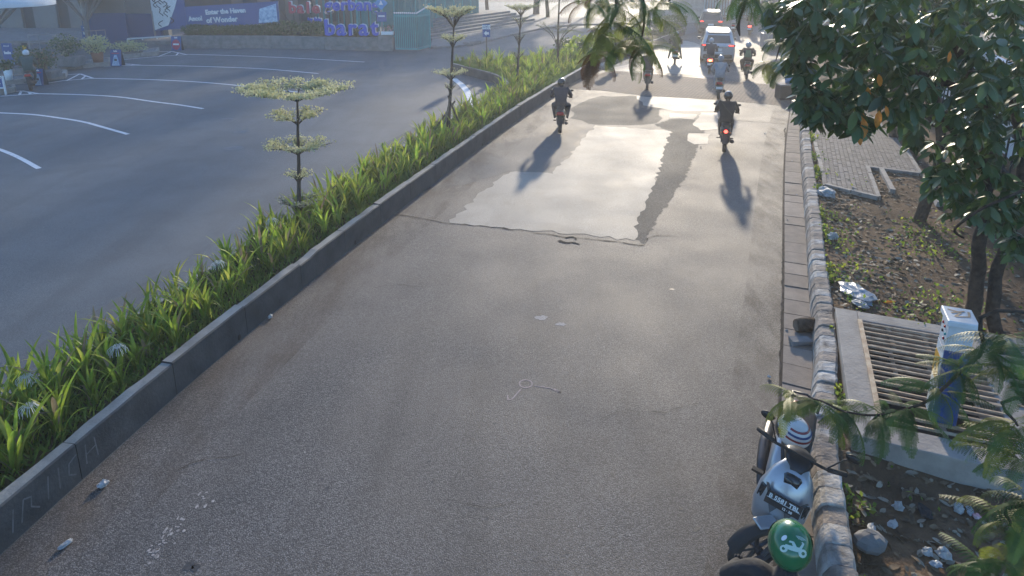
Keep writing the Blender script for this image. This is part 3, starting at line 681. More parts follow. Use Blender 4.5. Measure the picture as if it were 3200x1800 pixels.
for i, (x, y) in enumerate(pts):
    hasf = i in fl
    t = None; nl = pr.randint(14,28); cs = pr.uniform(.72,1.12)
    spec = []
    for k in range(nl):
        q = pr.random(); m = 'lily' if q < .66 else ('lilyy' if q < .91 else 'lilydry')
        spec.append((m, pr.randrange(12), k*2.4+pr.uniform(-.5,.5), pr.uniform(-.05,.05), pr.uniform(-.05,.05), pr.uniform(.55,1.1)*cs))
    lab = 'spider lily with a white thread-petalled flower among its strap leaves' if hasf else 'spider lily clump of long green and yellow strap leaves in the planter bed'
    grp = 'flowering spider lilies' if hasf else LG
    if i < NLEAF or hasf:
        t = thing('spider_lily', (x,y,.35), lab, 'plant', grp)
        for m, k, az, dx, dy, s_ in spec:
            o = bpy.data.objects.new('leaf', LM[m][k]); col.objects.link(o); o.parent = t; o.location = (dx,dy,0); o.rotation_euler = (0,0,az); o.scale = (s_,)*3
        if hasf: flower(t, .5)
    else:
        V = []; F = []; mi = []
        for m, k, az, dx, dy, s_ in spec:
            T_ = Matrix.Translation((dx,dy,0)) @ Matrix.Rotation(az,4,'Z') @ Matrix.Scale(s_,4); o_ = len(V)
            V += [tuple(T_ @ p) for p in leafvar[k][0]]; F += [tuple(j+o_ for j in f) for f in leafvar[k][1]]; mi += [('lily','lilyy','lilydry').index(m)]*len(leafvar[k][1])
        o = npmesh('spider_lily', V, F, [M['lily'],M['lilyy'],M['lilydry']], mi, smooth=True); o.location = (x,y,.35); tag(o, lab, 'plant', grp)
# low ground cover between the lilies
gv = []; gfc = []
n = 0
while n < 36000:
    y = 3.5+36*(pr.random()**1.5); x = pr.uniform(-7,6)
    if not in_bed(x, y, .12): continue
    h = pr.uniform(.04,.13)*(1.3 if y > 15 else 1); a = pr.uniform(0,6.28); wv = .012+.0006*y; ca, sa = math.cos(a), math.sin(a); l = pr.uniform(-.06,.06)
    gv += [(x-ca*wv,y-sa*wv,.355),(x+ca*wv,y+sa*wv,.355),(x+ca*wv*.4+l,y+sa*wv*.4+l,.36+h),(x-ca*wv*.4+l,y-sa*wv*.4+l,.36+h)]; gfc.append((4*n,4*n+1,4*n+2,4*n+3)); n += 1
tag(npmesh('ground_cover', gv, gfc, M['grass']), 'low green ground cover between the spider lilies', 'grass', kind='stuff')
# far narrow bed: loose green plants, then the clipped hedge
def bush(name, c, r, n, size, m, label, cat='shrub', group=None, stems=4, mi=None, box=False):
    t = thing(name, (c[0],c[1],c[2]), label, cat, group)
    if box: p = (rng.random((n,3))-.5)*2*np.asarray(r); k = rng.integers(0,3,n); s_ = np.sign(rng.random(n)-.5); p[np.arange(n),k] = np.where(rng.random(n) < .8, s_*np.asarray(r)[k], p[np.arange(n),k]); p[:,2] += r[2]
    else: p = ball(n, (0,0,r[2]), r, .35); p[:,2] = np.abs(p[:,2])
    cloud('foliage', p, rng.uniform(size*.6,size*1.3,n), m, t, mi=mi)
    mb = MB()
    for k in range(stems):
        a = k*6.28/stems; mb.tube([(0,0,-.02),(math.cos(a)*r[0]*.3,math.sin(a)*r[1]*.3,r[2]*.7),(math.cos(a)*r[0]*.55,math.sin(a)*r[1]*.55,r[2]*1.3)], [.02,.014,.006], 5)
    mb.build('stem', M['barkthin'], t); return t
for i, (x, y) in enumerate(((3.0,39.2),(3.9,40.2),(4.9,41.6),(5.8,42.9),(4.6,40.4),(6.0,42.0),(7.2,44.6),(8.2,46.2),(9.2,47.2),(4.0,37.2),(5.0,38.6),(3.2,36.6))):
    bush('leafy_plant', (x,y,.36), (.55,.55,.4), 260, .16, M['lily'] if i % 3 else M['hedge'], 'loose leafy green plant in the far narrow bed', 'plant', 'plants in the far narrow bed')
hd = bush('clipped_hedge', (11.6,50.0,.36), (.8,2.3,.55), 2600, .13, M['hedge'], 'clipped box hedge at the end of the far narrow bed', 'hedge', box=True); hd.rotation_euler.z = R(-28)
for i, (x, y) in enumerate(((1905,205),(1925,195),(1890,215))):
    c_ = gp(x, y, .38); tag(MB().ell((0,0,.12), (.28,.22,.2), 9, 6, jit=.12).build('boulder', M['conc']), 'pale rounded boulder in the far corner of the bed', 'rock', 'boulders in the planter').location = c_

# ---------------------------------------------------------------- tiered young trees in the planter
def tiered_tree(bx, by, Y, tops, tiers, label, r0=.045, lean=0.0):
    base = gp(bx, by, .36); base = Vector((base.x, base.y, .36)); t = thing('tiered_tree', base, label, 'tree', None)
    topw = at(*tops, base.y); mb = MB(); pts_ = []
    for k in range(9):
        q = k/8; pts_.append((base.lerp(topw, q)-base)+Vector((noise.noise(Vector((q*3,bx,0)))*.03, 0, 0)))
    mb.tube(pts_, [r0*(1-.6*k/8) for k in range(9)], 8); mb.build('trunk', M['barkthin'], t, smooth=True)
    for (ty, hw, rise, n, dull) in tiers:
        q = (by-ty)/(by-tops[1]); c_ = base.lerp(topw, min(1,q))-base
        wpos = base+c_; scale_ = FS/(wpos.y*CT+(CH-wpos.z)*ST); R_ = hw/scale_
        bm_ = MB(); L = []; nb_ = 14 if n > 1500 else 8
        tw = []
        for b in range(nb_):
            a = b*6.283/nb_+random.uniform(-.25,.25); rl = R_*random.uniform(.72,1.05)
            d = Vector((math.cos(a),math.sin(a),0)); 
            path = [c_+Vector((0,0,-.02)), c_+d*rl*.3+Vector((0,0,rise*.5)), c_+d*rl*.65+Vector((0,0,rise*.8)), c_+d*rl+Vector((0,0,rise))]
            bm_.tube(path, [r0*.3,r0*.22,r0*.15,r0*.06], 4)
            for s_ in range(7):
                f = random.uniform(.25,.85); st0 = c_+d*rl*f+Vector((0,0,rise*(.4+.6*f))); a2 = a+random.choice((-1,1))*random.uniform(.5,1.1); e = Vector((math.cos(a2),math.sin(a2),0))*rl*random.uniform(.25,.42)+Vector((0,0,rise*.12))
                bm_.tube([st0, st0+e], [r0*.1,r0*.04], 3); tw.append((st0,st0+e))
            tw.append((path[1],path[2])); tw.append((path[2],path[3]))
        bm_.build('branch_tier', M['barkthin'], t)
        P_ = []
        for k in range(n):
            a, b = random.choice(tw); p = a.lerp(b, random.random()**.8); P_.append((p.x+random.gauss(0,.035),p.y+random.gauss(0,.035),p.z+abs(random.gauss(0,.035))))
        cloud('leaf_tier', P_, rng.uniform(.03,.055,n)*(1+Y*.012), M['tierdull'] if dull else M['tierleaf'], t, up=1.0, kind='stuff')
    return t
tiered_tree(936,700,0,(929,312),[(314,178,.24,6200,0),(384,86,.2,1300,0),(476,98,.2,1700,0),(566,42,.2,260,0),(655,72,.22,560,1)], 'young tree with five flat cream-leaved tiers, broadest on top, in the lily bed', .05)
t2 = tiered_tree(1400,430,0,(1418,84),[(86,78,.55,2600,0),(146,46,.32,700,0),(246,54,.25,800,0),(292,20,.3,80,0)], 'young tiered tree propped by three wooden stakes', .06)
tiered_tree(1615,262,0,(1628,46),[(48,52,.4,1700,0),(92,24,.5,160,0),(144,24,.5,120,1),(192,26,.4,130,1)], 'slender tiered tree with a small cream top beyond the blue arrow sign', .06)
tiered_tree(1742,203,0,(1748,-40),[(144,74,1.1,900,1),(-20,90,.7,1500,0)], 'tiered tree with bare upswept lower branches beside the hanging fronds', .07)
b2 = gp(1400,430,.36)
for i, (fx, fy, tx, ty) in enumerate(((1342,428,1422,315),(1378,450,1408,300),(1447,415,1400,300))):
    f_ = gp(fx, fy, .35); e_ = at(tx, ty, b2.y-.05+.03*i); o = MB().tube([(0,0,0), (e_-f_)], [.035,.028], 6).build('support_stake', M['wood']); o.location = f_
    tag(o, 'rough wooden stake propping the young tiered tree', 'stake', 'stakes propping the young tree')
# blue arrow sign
sb = gp(1521,205,.36); sgn = thing('direction_sign', sb, 'blue sign with white arrow and lettering on a dark post in the lily bed', 'sign')
zt = at(1521,75,sb.y).z-sb.z; zb = at(1521,116,sb.y).z-sb.z; sw = 24/ (FS/ (sb.y*CT+(CH-2)*ST))
MB().tube([(0,0,-.02),(0,0,zb+.1)], .035, 8).build('post', M['blackgloss'], sgn, smooth=True)
pn = MB().box((0,-.045,(zt+zb)/2), (sw,.03,zt-zb)).build('panel', M['signblue'], sgn, bevel=.01)
MX = Matrix.Rotation(R(90),4,'X')
for s_, zz in (('MASUK',.86),('ANCOL',.68)): text_mesh('lettering', s_, (zt-zb)*.19, M['platew'], pn, Matrix.Translation((0,-.064,zb+(zt-zb)*zz)) @ MX, bold=.012)
zc = zb+(zt-zb)*.3; a_ = sw*.33
MB().add([(-a_,-.064,zc),(0,-.064,zc+a_),(0,-.064,zc+a_*.45),(a_,-.064,zc+a_*.45),(a_,-.064,zc-a_*.45),(0,-.064,zc-a_*.45),(0,-.064,zc-a_)], [(0,6,5,4,3,2,1)]).build('arrow', M['platew'], pn)

# ---------------------------------------------------------------- broad-leaved trees over the verge
def limb(mb, pts_, r0, r1, n=8, jit=.05):
    P_ = smooth_line3(pts_, 5); k = len(P_); mb.tube([p+Vector((noise.noise(p*2.1)*jit,noise.noise(p*2.3+Vector((5,0,0)))*jit,0)) for p in P_], [r0+(r1-r0)*i/(k-1) for i in range(k)], n)
def smooth_line3(pts_, n=5):
    pts_ = [Vector(p) for p in pts_]; out = []
    for i in range(len(pts_)-1):
        p0 = pts_[max(i-1,0)]; p1 = pts_[i]; p2 = pts_[i+1]; p3 = pts_[min(i+2,len(pts_)-1)]
        for k in range(n):
            t = k/n; out.append(.5*((2*p1)+(-p0+p2)*t+(2*p0-5*p1+4*p2-p3)*t*t+(-p0+3*p1-3*p2+p3)*t**3))
    return out+[pts_[-1]]
TB = gp(3030,1040,.2); TB = Vector((6.6,8.55,.2))
bt = thing('broadleaf_tree', TB, 'broad-leaved tree with two dark trunks behind the switch cabinet, dense crown over the verge', 'tree')
mb = MB(); loc = lambda v: Vector(v)-TB
limb(mb, [(0,0,-.1),loc(at(3045,900,8.5)),loc(at(3060,740,8.3)),loc(at(3090,560,8.1)),loc(at(3060,300,7.8)),loc(at(2960,80,7.6))], .105, .05)
limb(mb, [(.35,-.05,-.1),loc(at(3110,900,8.5)),loc(at(3150,740,8.5)),loc(at(3190,540,8.3)),loc(at(3160,250,8.2))], .095, .05)
limb(mb, [loc(at(3060,300,7.8)),loc(at(2900,240,7.5)),loc(at(2720,170,7.1)),loc(at(2560,120,7))], .05, .02, 6)
limb(mb, [loc(at(3090,560,8.1)),loc(at(2990,420,7.6)),loc(at(2850,300,7))], .045, .015, 6)
limb(mb, [loc(at(3010,740,7.6)),loc(at(2990,715,7.2)),loc(at(3080,650,7.0)),loc(at(3220,590,6.9))], .015, .018, 5)
mb.build('trunk', M['bark'], bt, smooth=True)
blobs = [(2620,50,7,.5),(2545,150,7,.33),(2600,250,6.6,.36),(2560,300,6.8,.22),(2660,330,6.5,.26),(2780,110,7,.62),(2740,270,6.8,.4),(2840,250,6.8,.45),(2950,90,7.2,.7),(2990,280,7,.55),(3110,180,7.5,.75),(3150,400,7.5,.6),(3000,400,7.4,.36),(2960,500,7.6,.26),(3050,560,7.8,.34),(2990,640,7.8,.26),(3200,620,8,.3),(2480,50,7.5,.3),(2860,420,8.5,.22),(2900,0,9,1.1),(3150,0,9,1.1),(2600,-50,9,.9),(3170,250,9,.6),(3180,760,8.2,.2),(3080,650,7.3,.26),(3180,690,7.4,.26),(2940,560,7.4,.18),(2520,50,7.2,.3),(2500,180,7.5,.2),(2565,340,6.6,.15)]
LP = []; LD = []; 
for x, y, Y, r_ in blobs:
    c_ = at(x, y, Y)-TB; nc = int(11+66*r_*r_)
    tips = ball(nc, c_, (r_,r_*1.1,r_), .25)
    for tp in tips:
        k = random.randint(7,12); a0 = random.uniform(0,6.28)
        for j in range(k):
            a = a0+j*2.4; d = Vector((math.cos(a)*.75,math.sin(a)*.75,random.uniform(-1.5,-.1))).normalized(); LP.append(Vector(tp)+d*.02); LD.append(d)
LP = np.array([tuple(p) for p in LP]); LD = np.array([tuple(d) for d in LD]); n = len(LP)
up = np.tile(np.array([0,0,1.0]),(n,1))+rng.normal(size=(n,3))*.35; nr = up-LD*np.sum(up*LD,axis=1,keepdims=True); nr /= np.linalg.norm(nr,axis=1,keepdims=True)
FR = np.stack([np.cross(LD,nr),LD,nr],axis=1); SZ = rng.uniform(.075,.21,n)
MI = (rng.random(n) < .12).astype(int)
order = np.argsort(np.linalg.norm(LP+np.array(TB)-np.array((0,0,CH)),axis=1))
# keep the leaves of the crown that face the road as parts, the rest as one mass
pick = set(order[:260].tolist()); rest = np.array([i for i in range(n) if i not in pick])
V, FF = place(BROAD, BROADF, LP[rest], FR[rest], SZ[rest]); o = npmesh('crown', V, FF, [M['bigleaf'],M['bigleafy']], np.repeat(MI[rest],len(BROADF)), bt, smooth=True); o['kind'] = 'stuff'
def broad_mesh(m):
    me = bpy.data.meshes.new('leaf'); me.from_pydata([tuple(v) for v in BROAD], [], [tuple(int(j) for j in f) for f in BROADF]); me.materials.append(m); return me
bl = {k: broad_mesh(M[k]) for k in ('bigleaf','bigleafy','orangeleaf')}
def leaf_obj(me, p, fr, s_, parent):
    o = bpy.data.objects.new('leaf', me); col.objects.link(o); o.parent = parent
    o.matrix_local = Matrix(((fr[0][0]*s_,fr[1][0]*s_,fr[2][0]*s_,p[0]),(fr[0][1]*s_,fr[1][1]*s_,fr[2][1]*s_,p[1]),(fr[0][2]*s_,fr[1][2]*s_,fr[2][2]*s_,p[2]),(0,0,0,1))); return o
for i in pick: leaf_obj(bl['bigleafy' if MI[i] else 'bigleaf'], LP[i], FR[i], SZ[i], bt)
for x, y, Y, s_ in ((2748,345,6.3,.15),(2768,330,6.4,.1),(2702,372,6.3,.17),(2696,352,6.3,.12),(2685,415,6.4,.11),(2746,232,6.4,.11),(2712,272,6.4,.11),(2970,160,6.6,.1)):
    d = Vector((random.uniform(-.3,.3),random.uniform(-.5,.1),-1)).normalized(); nn = Vector((random.uniform(-.3,.3),-1,.2)); nn = (nn-d*nn.dot(d)).normalized()
    leaf_obj(bl['orangeleaf'], at(x,y,Y)-TB, (d.cross(nn),d,nn), s_*1.15, bt)['label'] = 'orange dying leaf'
def leafy_tree(name, base, h, crown, n, size, label, group=None, r0=.16, m='farleaf', nl=6, mesh=False):
    t = thing(name, base, label, 'tree', group); mb = MB(); tops = []
    limb(mb, [(0,0,-.1),(random.uniform(-.2,.2),random.uniform(-.2,.2),h*.35),(random.uniform(-.3,.3),random.uniform(-.3,.3),h*.7)], r0, r0*.5)
    for k in range(nl):
        a = k*6.283/nl+random.uniform(-.3,.3); e = Vector((math.cos(a)*crown[0]*.6,math.sin(a)*crown[1]*.6,h*.62+crown[2]*random.uniform(-.2,.8))); limb(mb, [(0,0,h*.45),e*.5+Vector((0,0,h*.25)),e], r0*.45, r0*.1, 5); tops.append(e)
    mb.build('trunk', M['bark'], t, smooth=True)
    P_ = []
    nbl = 16
    for k in range(nbl):
        c_ = ball(1, (0,0,h*.62+crown[2]*.35), crown, .45)[0]; P_.append(ball(n//nbl, c_, np.array(crown)*random.uniform(.26,.42), .3))
    P_ = np.concatenate(P_); o = cloud('crown', P_, rng.uniform(size*.6,size*1.3,len(P_)), M[m], t, T=BROAD if mesh else DIAM, F=BROADF if mesh else DIAMF, up=.5, down=.4); return t
leafy_tree('verge_tree', (8.4,12.9,.2), 4.6, (1.7,1.6,1.6), 2400, .16, 'slim tree with a crooked dark trunk beside the paved walk', r0=.13, m='bigleaf', mesh=True)
for i, (x, y, h) in enumerate(((11.6,19.5,6.0),(14.2,24,7.0),(13.2,14.0,6.5),(17.5,31,7.5),(20.5,39,8),(11.2,9.3,6.0))):
    leafy_tree('verge_tree', (x,y,.2), h, (2.4,2.4,2.3), 3600, .26, ('dark leafy tree standing in the verge behind the paved walk','tall dark tree rising beyond the paved walk','dense dark tree in front of the white boundary wall','dark tree further along the verge by the pink stall','hazy tree at the far end of the verge','dense dark tree by the boundary wall beyond the cabinet')[i], r0=.18, m='bigleaf')
# ---------------------------------------------------------------- feather-leaved branches
def frond_mesh(m, L=.5, droop=1.0, seed=0, pairs=15):
    r2 = random.Random(seed); V = []; F = []
    def quad(p, a, b):
        o_ = len(V); V.extend([p-b*.5, p+a*.5-b*.5*0+b*.0-b*.5, p+a, p+b*.5]); F.append((o_,o_+1,o_+2,o_+3))
    pos = Vector((0,0,0)); ang = .5
    prev = pos
    for i in range(pairs+2):
        d = Vector((0,math.cos(ang),math.sin(ang))); nrm = Vector((0,-math.sin(ang),math.cos(ang)))
        nxt = pos+d*L/(pairs+2)
        q = Vector((.003,0,0)); o_ = len(V); V.extend([pos-q,pos+q,nxt+q,nxt-q]); F.append((o_,o_+1,o_+2,o_+3))
        if i > 1:
            t = i/(pairs+1); pl = L*.2*math.sin(math.pi*min(1,.3+.6*t))*r2.uniform(.85,1.15)
            for s_ in (-1,1):
                pd = (Vector((s_,0,0))*.72+d*.68-nrm*.15).normalized(); sag = Vector((0,0,-1)); nlf = 9
                pp = pos.copy(); px = pd.cross(nrm).normalized()
                for k in range(nlf):
                    f = k/(nlf-1); c_ = pos+pd*pl*(k+.5)/nlf+sag*pl*.45*f*f; lw = pl/nlf*.8; ll = .0105*math.sin(math.pi*(.2+.7*f))+.002
                    for s2 in (-1,1):
                        a = px*s2*ll+pd*ll*.35; b = pd*lw; o_ = len(V); V.extend([c_-b*.5,c_+b*.5,c_+b*.5+a,c_-b*.3+a]); F.append((o_,o_+1,o_+2,o_+3))
        pos = nxt; ang -= droop*1.5/(pairs+2)*(.5+i/(pairs+2))
    me = bpy.data.meshes.new('frond'); me.from_pydata([tuple(v) for v in V], [], F); me.materials.append(m); return me
FM = {k: [frond_mesh(M[k], .5, dr, s_) for s_, dr in enumerate((.55,.85,1.1))] for k in ('frond','frondy','frondbrown')}
def feather(tree, T0, x, y, Y, n, kinds, s0=1.0, spread=1.0):
    n = int(n*1.7)
    c_ = at(x, y, Y)-T0
    for k in range(n):
        o = bpy.data.objects.new('frond', FM[random.choice(kinds)][random.randrange(3)]); col.objects.link(o); o.parent = tree; o.location = c_+Vector((random.uniform(-.03,.03),random.uniform(-.03,.03),random.uniform(-.02,.03)))
        o.rotation_euler = (random.uniform(-1.0,-.1)*spread, random.uniform(-.3,.3), k*6.283/n+random.uniform(-.5,.5)); s_ = s0*random.uniform(.7,1.1); o.scale = (s_,s_,s_)
T1 = Vector((7.4,2.4,.1)); f1 = thing('flame_tree', T1, 'feather-leaved tree whose drooping branch hangs over the drain grate and soil', 'tree')
mb = MB(); l1 = lambda v: Vector(v)-T1
limb(mb, [(0,0,-.1),(-.2,.1,1.5),(-.4,.3,2.6),(-.8,.8,3.6)], .16, .07)
limb(mb, [(-.4,.3,2.6),l1(at(3260,980,4.6)),l1(at(3060,1110,4.7)),l1(at(2900,1250,4.85)),l1(at(2760,1295,4.95)),l1(at(2640,1285,5.0)),l1(at(2560,1250,5.05)),l1(at(2470,1235,5.1))], .02, .005, 6, .02)
limb(mb, [(-.4,.3,2.4),l1(at(3300,1250,4.3)),l1(at(3180,1330,4.3))], .03, .008, 6, .02)
limb(mb, [(-.2,.1,1.5),l1(at(3330,1600,4.2)),l1(at(3160,1640,4.2))], .03, .008, 6, .02)
limb(mb, [(-.2,.1,1.3),l1(at(3330,1800,4.0)),l1(at(3140,1760,4.1))], .03, .008, 6, .02)
mb.build('trunk', M['bark'], f1, smooth=True)
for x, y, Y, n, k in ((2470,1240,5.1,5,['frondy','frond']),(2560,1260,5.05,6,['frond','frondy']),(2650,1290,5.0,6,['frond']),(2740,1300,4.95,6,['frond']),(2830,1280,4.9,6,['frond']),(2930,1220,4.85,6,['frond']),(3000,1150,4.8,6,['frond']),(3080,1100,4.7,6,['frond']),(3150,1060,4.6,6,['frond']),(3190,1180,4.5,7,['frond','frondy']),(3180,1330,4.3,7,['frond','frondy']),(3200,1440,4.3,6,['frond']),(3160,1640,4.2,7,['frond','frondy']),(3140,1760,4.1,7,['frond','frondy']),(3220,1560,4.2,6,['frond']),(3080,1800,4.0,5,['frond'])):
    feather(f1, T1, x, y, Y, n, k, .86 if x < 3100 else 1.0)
T2 = Vector((-1.2,-3.5,0)); f2 = thing('flame_tree', T2, 'feather-leaved tree whose green and withered fronds hang down over the middle of the road', 'tree')
mb = MB(); l2 = lambda v: Vector(v)-T2
limb(mb, [(0,0,-.1),(.1,.4,3),(.5,2.0,6.2),(1.4,6,8.2),l2((.9,6.6,7.4)),l2((.8,7.0,6.2))], .24, .05)
for path in ([l2((.8,7.0,6.2)),l2(at(1925,-20,7)),l2(at(1915,60,7)),l2(at(1880,110,7))],[l2((.8,7.0,6.2)),l2(at(2000,-30,7)),l2(at(2012,60,7)),l2(at(2000,128,7))],[l2((.8,7.0,6.2)),l2(at(2080,-60,7)),l2(at(2090,10,7))],[l2((.8,7.0,6.2)),l2(at(1840,-60,7)),l2(at(1810,0,7))],[l2((1.4,6,8.0)),l2(at(2340,-150,7.2)),l2(at(2335,-10,7.2)),l2(at(2312,60,7.2)),l2(at(2306,95,7.2))],[l2((1.4,6,8.0)),l2(at(2480,-100,9)),l2(at(2470,40,9)),l2(at(2440,140,9)),l2(at(2425,190,9))]):
    limb(mb, path, .03, .006, 6, .02)
mb.build('trunk', M['bark'], f2, smooth=True)
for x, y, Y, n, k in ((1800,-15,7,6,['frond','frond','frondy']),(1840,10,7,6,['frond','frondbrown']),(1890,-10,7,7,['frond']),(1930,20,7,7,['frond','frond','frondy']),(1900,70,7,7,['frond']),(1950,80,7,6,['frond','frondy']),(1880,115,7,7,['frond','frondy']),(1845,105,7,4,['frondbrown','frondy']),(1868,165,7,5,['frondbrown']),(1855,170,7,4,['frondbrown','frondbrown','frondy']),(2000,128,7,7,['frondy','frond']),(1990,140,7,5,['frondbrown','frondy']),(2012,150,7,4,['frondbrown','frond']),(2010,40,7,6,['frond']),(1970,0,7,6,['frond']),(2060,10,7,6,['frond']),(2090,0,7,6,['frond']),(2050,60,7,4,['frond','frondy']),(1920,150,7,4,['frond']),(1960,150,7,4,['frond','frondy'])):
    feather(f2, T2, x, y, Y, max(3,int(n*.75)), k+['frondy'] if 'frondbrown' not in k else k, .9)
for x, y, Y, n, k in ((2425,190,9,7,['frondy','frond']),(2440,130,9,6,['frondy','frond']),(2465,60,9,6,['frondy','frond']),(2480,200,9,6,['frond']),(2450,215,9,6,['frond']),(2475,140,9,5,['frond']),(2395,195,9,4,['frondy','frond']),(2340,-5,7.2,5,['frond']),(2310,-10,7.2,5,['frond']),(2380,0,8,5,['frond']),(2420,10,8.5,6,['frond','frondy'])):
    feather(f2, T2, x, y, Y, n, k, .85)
# withered pod hanging from a twig
pd_ = MB(); pd_.tube([at(2312,62,7.2)-T2, at(2306,85,7.2)-T2, at(2312,112,7.2)-T2], [.008,.022,.006], 6); pd_.build('seed_pod', M['bark'], f2, smooth=True)

# ---------------------------------------------------------------- weeds, litter on the soil strip
P_ = []; 
while len(P_) < 1900:
    y = random.uniform(4.2,20); k = next((p for p, d in [(p, d) for p, d in line] if abs(p.y-y) < .2), None)
    if k is None: continue
    x = k.x+.03+abs(random.gauss(0,.05 if random.random() < .5 else .4)); q = Vector((x,y,0))-GO; u0, v0 = q.dot(E1), q.dot(E2)
    if -.05 < u0 < 3.05 and -.05 < v0 < 2.6: continue
    if noise.noise(Vector((x*1.5,y*1.1,4))) < .0: continue
    P_.append((x,y,soil_z(x,y)+random.uniform(0,.1)))
for cx, cy in ((8.2,12.3),(7.6,11.4),(8.6,11.0),(6.3,8.9),(6.9,9.3)):
    for k in range(170): P_.append((cx+random.gauss(0,.35),cy+random.gauss(0,.35),soil_z(cx,cy)+abs(random.gauss(0,.09))))
tag(cloud('weeds', P_, rng.uniform(.035,.085,len(P_)), [M['grass'],M['lily']], mi=(rng.random(len(P_)) < .4).astype(int), up=.8), 'straggling weeds along the kerb and across the soil strip', 'weeds', kind='stuff')
P_ = []
while len(P_) < 3600:
    i = random.randrange(len(line)); p, d = line[i]
    if not 3.8 < p.y < 19: continue
    q = p+Vector((d.y,-d.x,0))*(abs(random.gauss(0,1.6))+.05); r_ = q-GO; u0, v0 = r_.dot(E1), r_.dot(E2)
    if -.03 < u0 < 3.03 and -.03 < v0 < 2.6 or inpoly(q.xy, WALK): continue
    if noise.noise(Vector((q.x*.8,q.y*.8,7))) < -.1 and random.random() < .7: continue
    P_.append((q.x,q.y,soil_z(q.x,q.y)+random.uniform(.004,.02)))
F_ = frames(len(P_), 3.0); F_[:,1,2] *= .25
V, FF = place(BROAD, BROADF, np.array(P_), F_, rng.uniform(.05,.15,len(P_))); tag(npmesh('leaf_litter', V, FF, [M['litter'],M['litterp']], np.repeat((rng.random(len(P_)) < .3).astype(int),len(BROADF))), 'dead brown leaves scattered over the soil strip', 'leaf litter', kind='stuff')
P_ = []
for i in range(500):
    p, d = random.choice([q for q in line if 3.8 < q[0].y < 20]); q = p+Vector((d.y,-d.x,0))*random.uniform(.05,3.5); r_ = q-GO
    if -.03 < r_.dot(E1) < 3.03 and -.03 < r_.dot(E2) < 2.6: continue
    P_.append(q)
mb = MB()
for q in P_: s_ = random.uniform(.008,.03); mb.ell((q.x,q.y,soil_z(q.x,q.y)+s_*.3), (s_,s_*random.uniform(.6,1),s_*.6), 6, 4, jit=.15)
tag(mb.build('gravel', M['litterp']), 'small pale stones lying on the soil strip', 'stones', kind='stuff')
# ---------------------------------------------------------------- trees far beyond the fence; tall row is out of view, added to shade plaza
for i, (x, y, h) in enumerate(((-42,66,17),(-34,70,18),(-26,66,16),(-18,70,18),(-11,68,17),(-5,72,17),(2.6,73,16),(-22,74,18),(-14,76,18))):
    leafy_tree('added_shade_tree', (x,y,0), h, (5.6,4.5,5.6), 2300, .46, 'tall leafy tree added out of view behind the fence and hall to shade the plaza', 'tall trees added to shade the plaza', r0=.35)
for i, (x, y, h) in enumerate(((3.6,67.5,7.5),(8.0,71,8.5),(-2.5,69,8),(12.5,66,6.5))):
    leafy_tree('bushy_tree', (x,y,0), h, (3.4,2.6,3.3), 2600, .36, ('bushy green tree beyond the upper end of the steps','hazy green tree left of the concrete gate pier','green tree rising behind the teal fence end','low green tree next to the far hedge')[i], r0=.2)
# ================================================================ MOTOR SCOOTERS, RIDERS, CARS
def sec(y, hw, z0, z1, n=10, flat_=.6):
    """rounded cross-section ring at y"""
    out = []; zc = (z0+z1)/2; hz = (z1-z0)/2
    for k in range(n):
        t = 2*math.pi*k/n+math.pi/n; cx, sz = math.cos(t), math.sin(t); e = flat_
        out.append(Vector((hw*math.copysign(abs(cx)**e, cx), y, zc+hz*math.copysign(abs(sz)**e, sz))))
    return out
def wheel(parent, y, r, tw, rim, x=0.0):
    t = bpy.data.objects.new('wheel', None)
    mb = MB(); T_ = Matrix.Translation((x,y,r)) @ Matrix.Rotation(R(90),4,'Y')
    prof = [(r-.075,-tw*.42),(r-.03,-tw*.5),(r-.008,-tw*.3),(r,0),(r-.008,tw*.3),(r-.03,tw*.5),(r-.075,tw*.42),(r-.075,-tw*.42)]
    o = mb.lathe(prof, 24, M=T_).build('wheel', M['black'], parent, smooth=True)
    rm = MB(); rm.lathe([(r-.078,-tw*.4),(r-.095,-tw*.25),(r-.095,tw*.25),(r-.078,tw*.4)], 24, M=T_)
    for k in range(5):
        a = k*2*math.pi/5; rm.tube([(x,y,r),(x,y+math.cos(a)*(r-.09),r+math.sin(a)*(r-.09))], [.022,.014], 5)
    rm.tube([(x-.05,y,r),(x+.05,y,r)], .035, 8)
    rm.build('rim', rim, o); return o
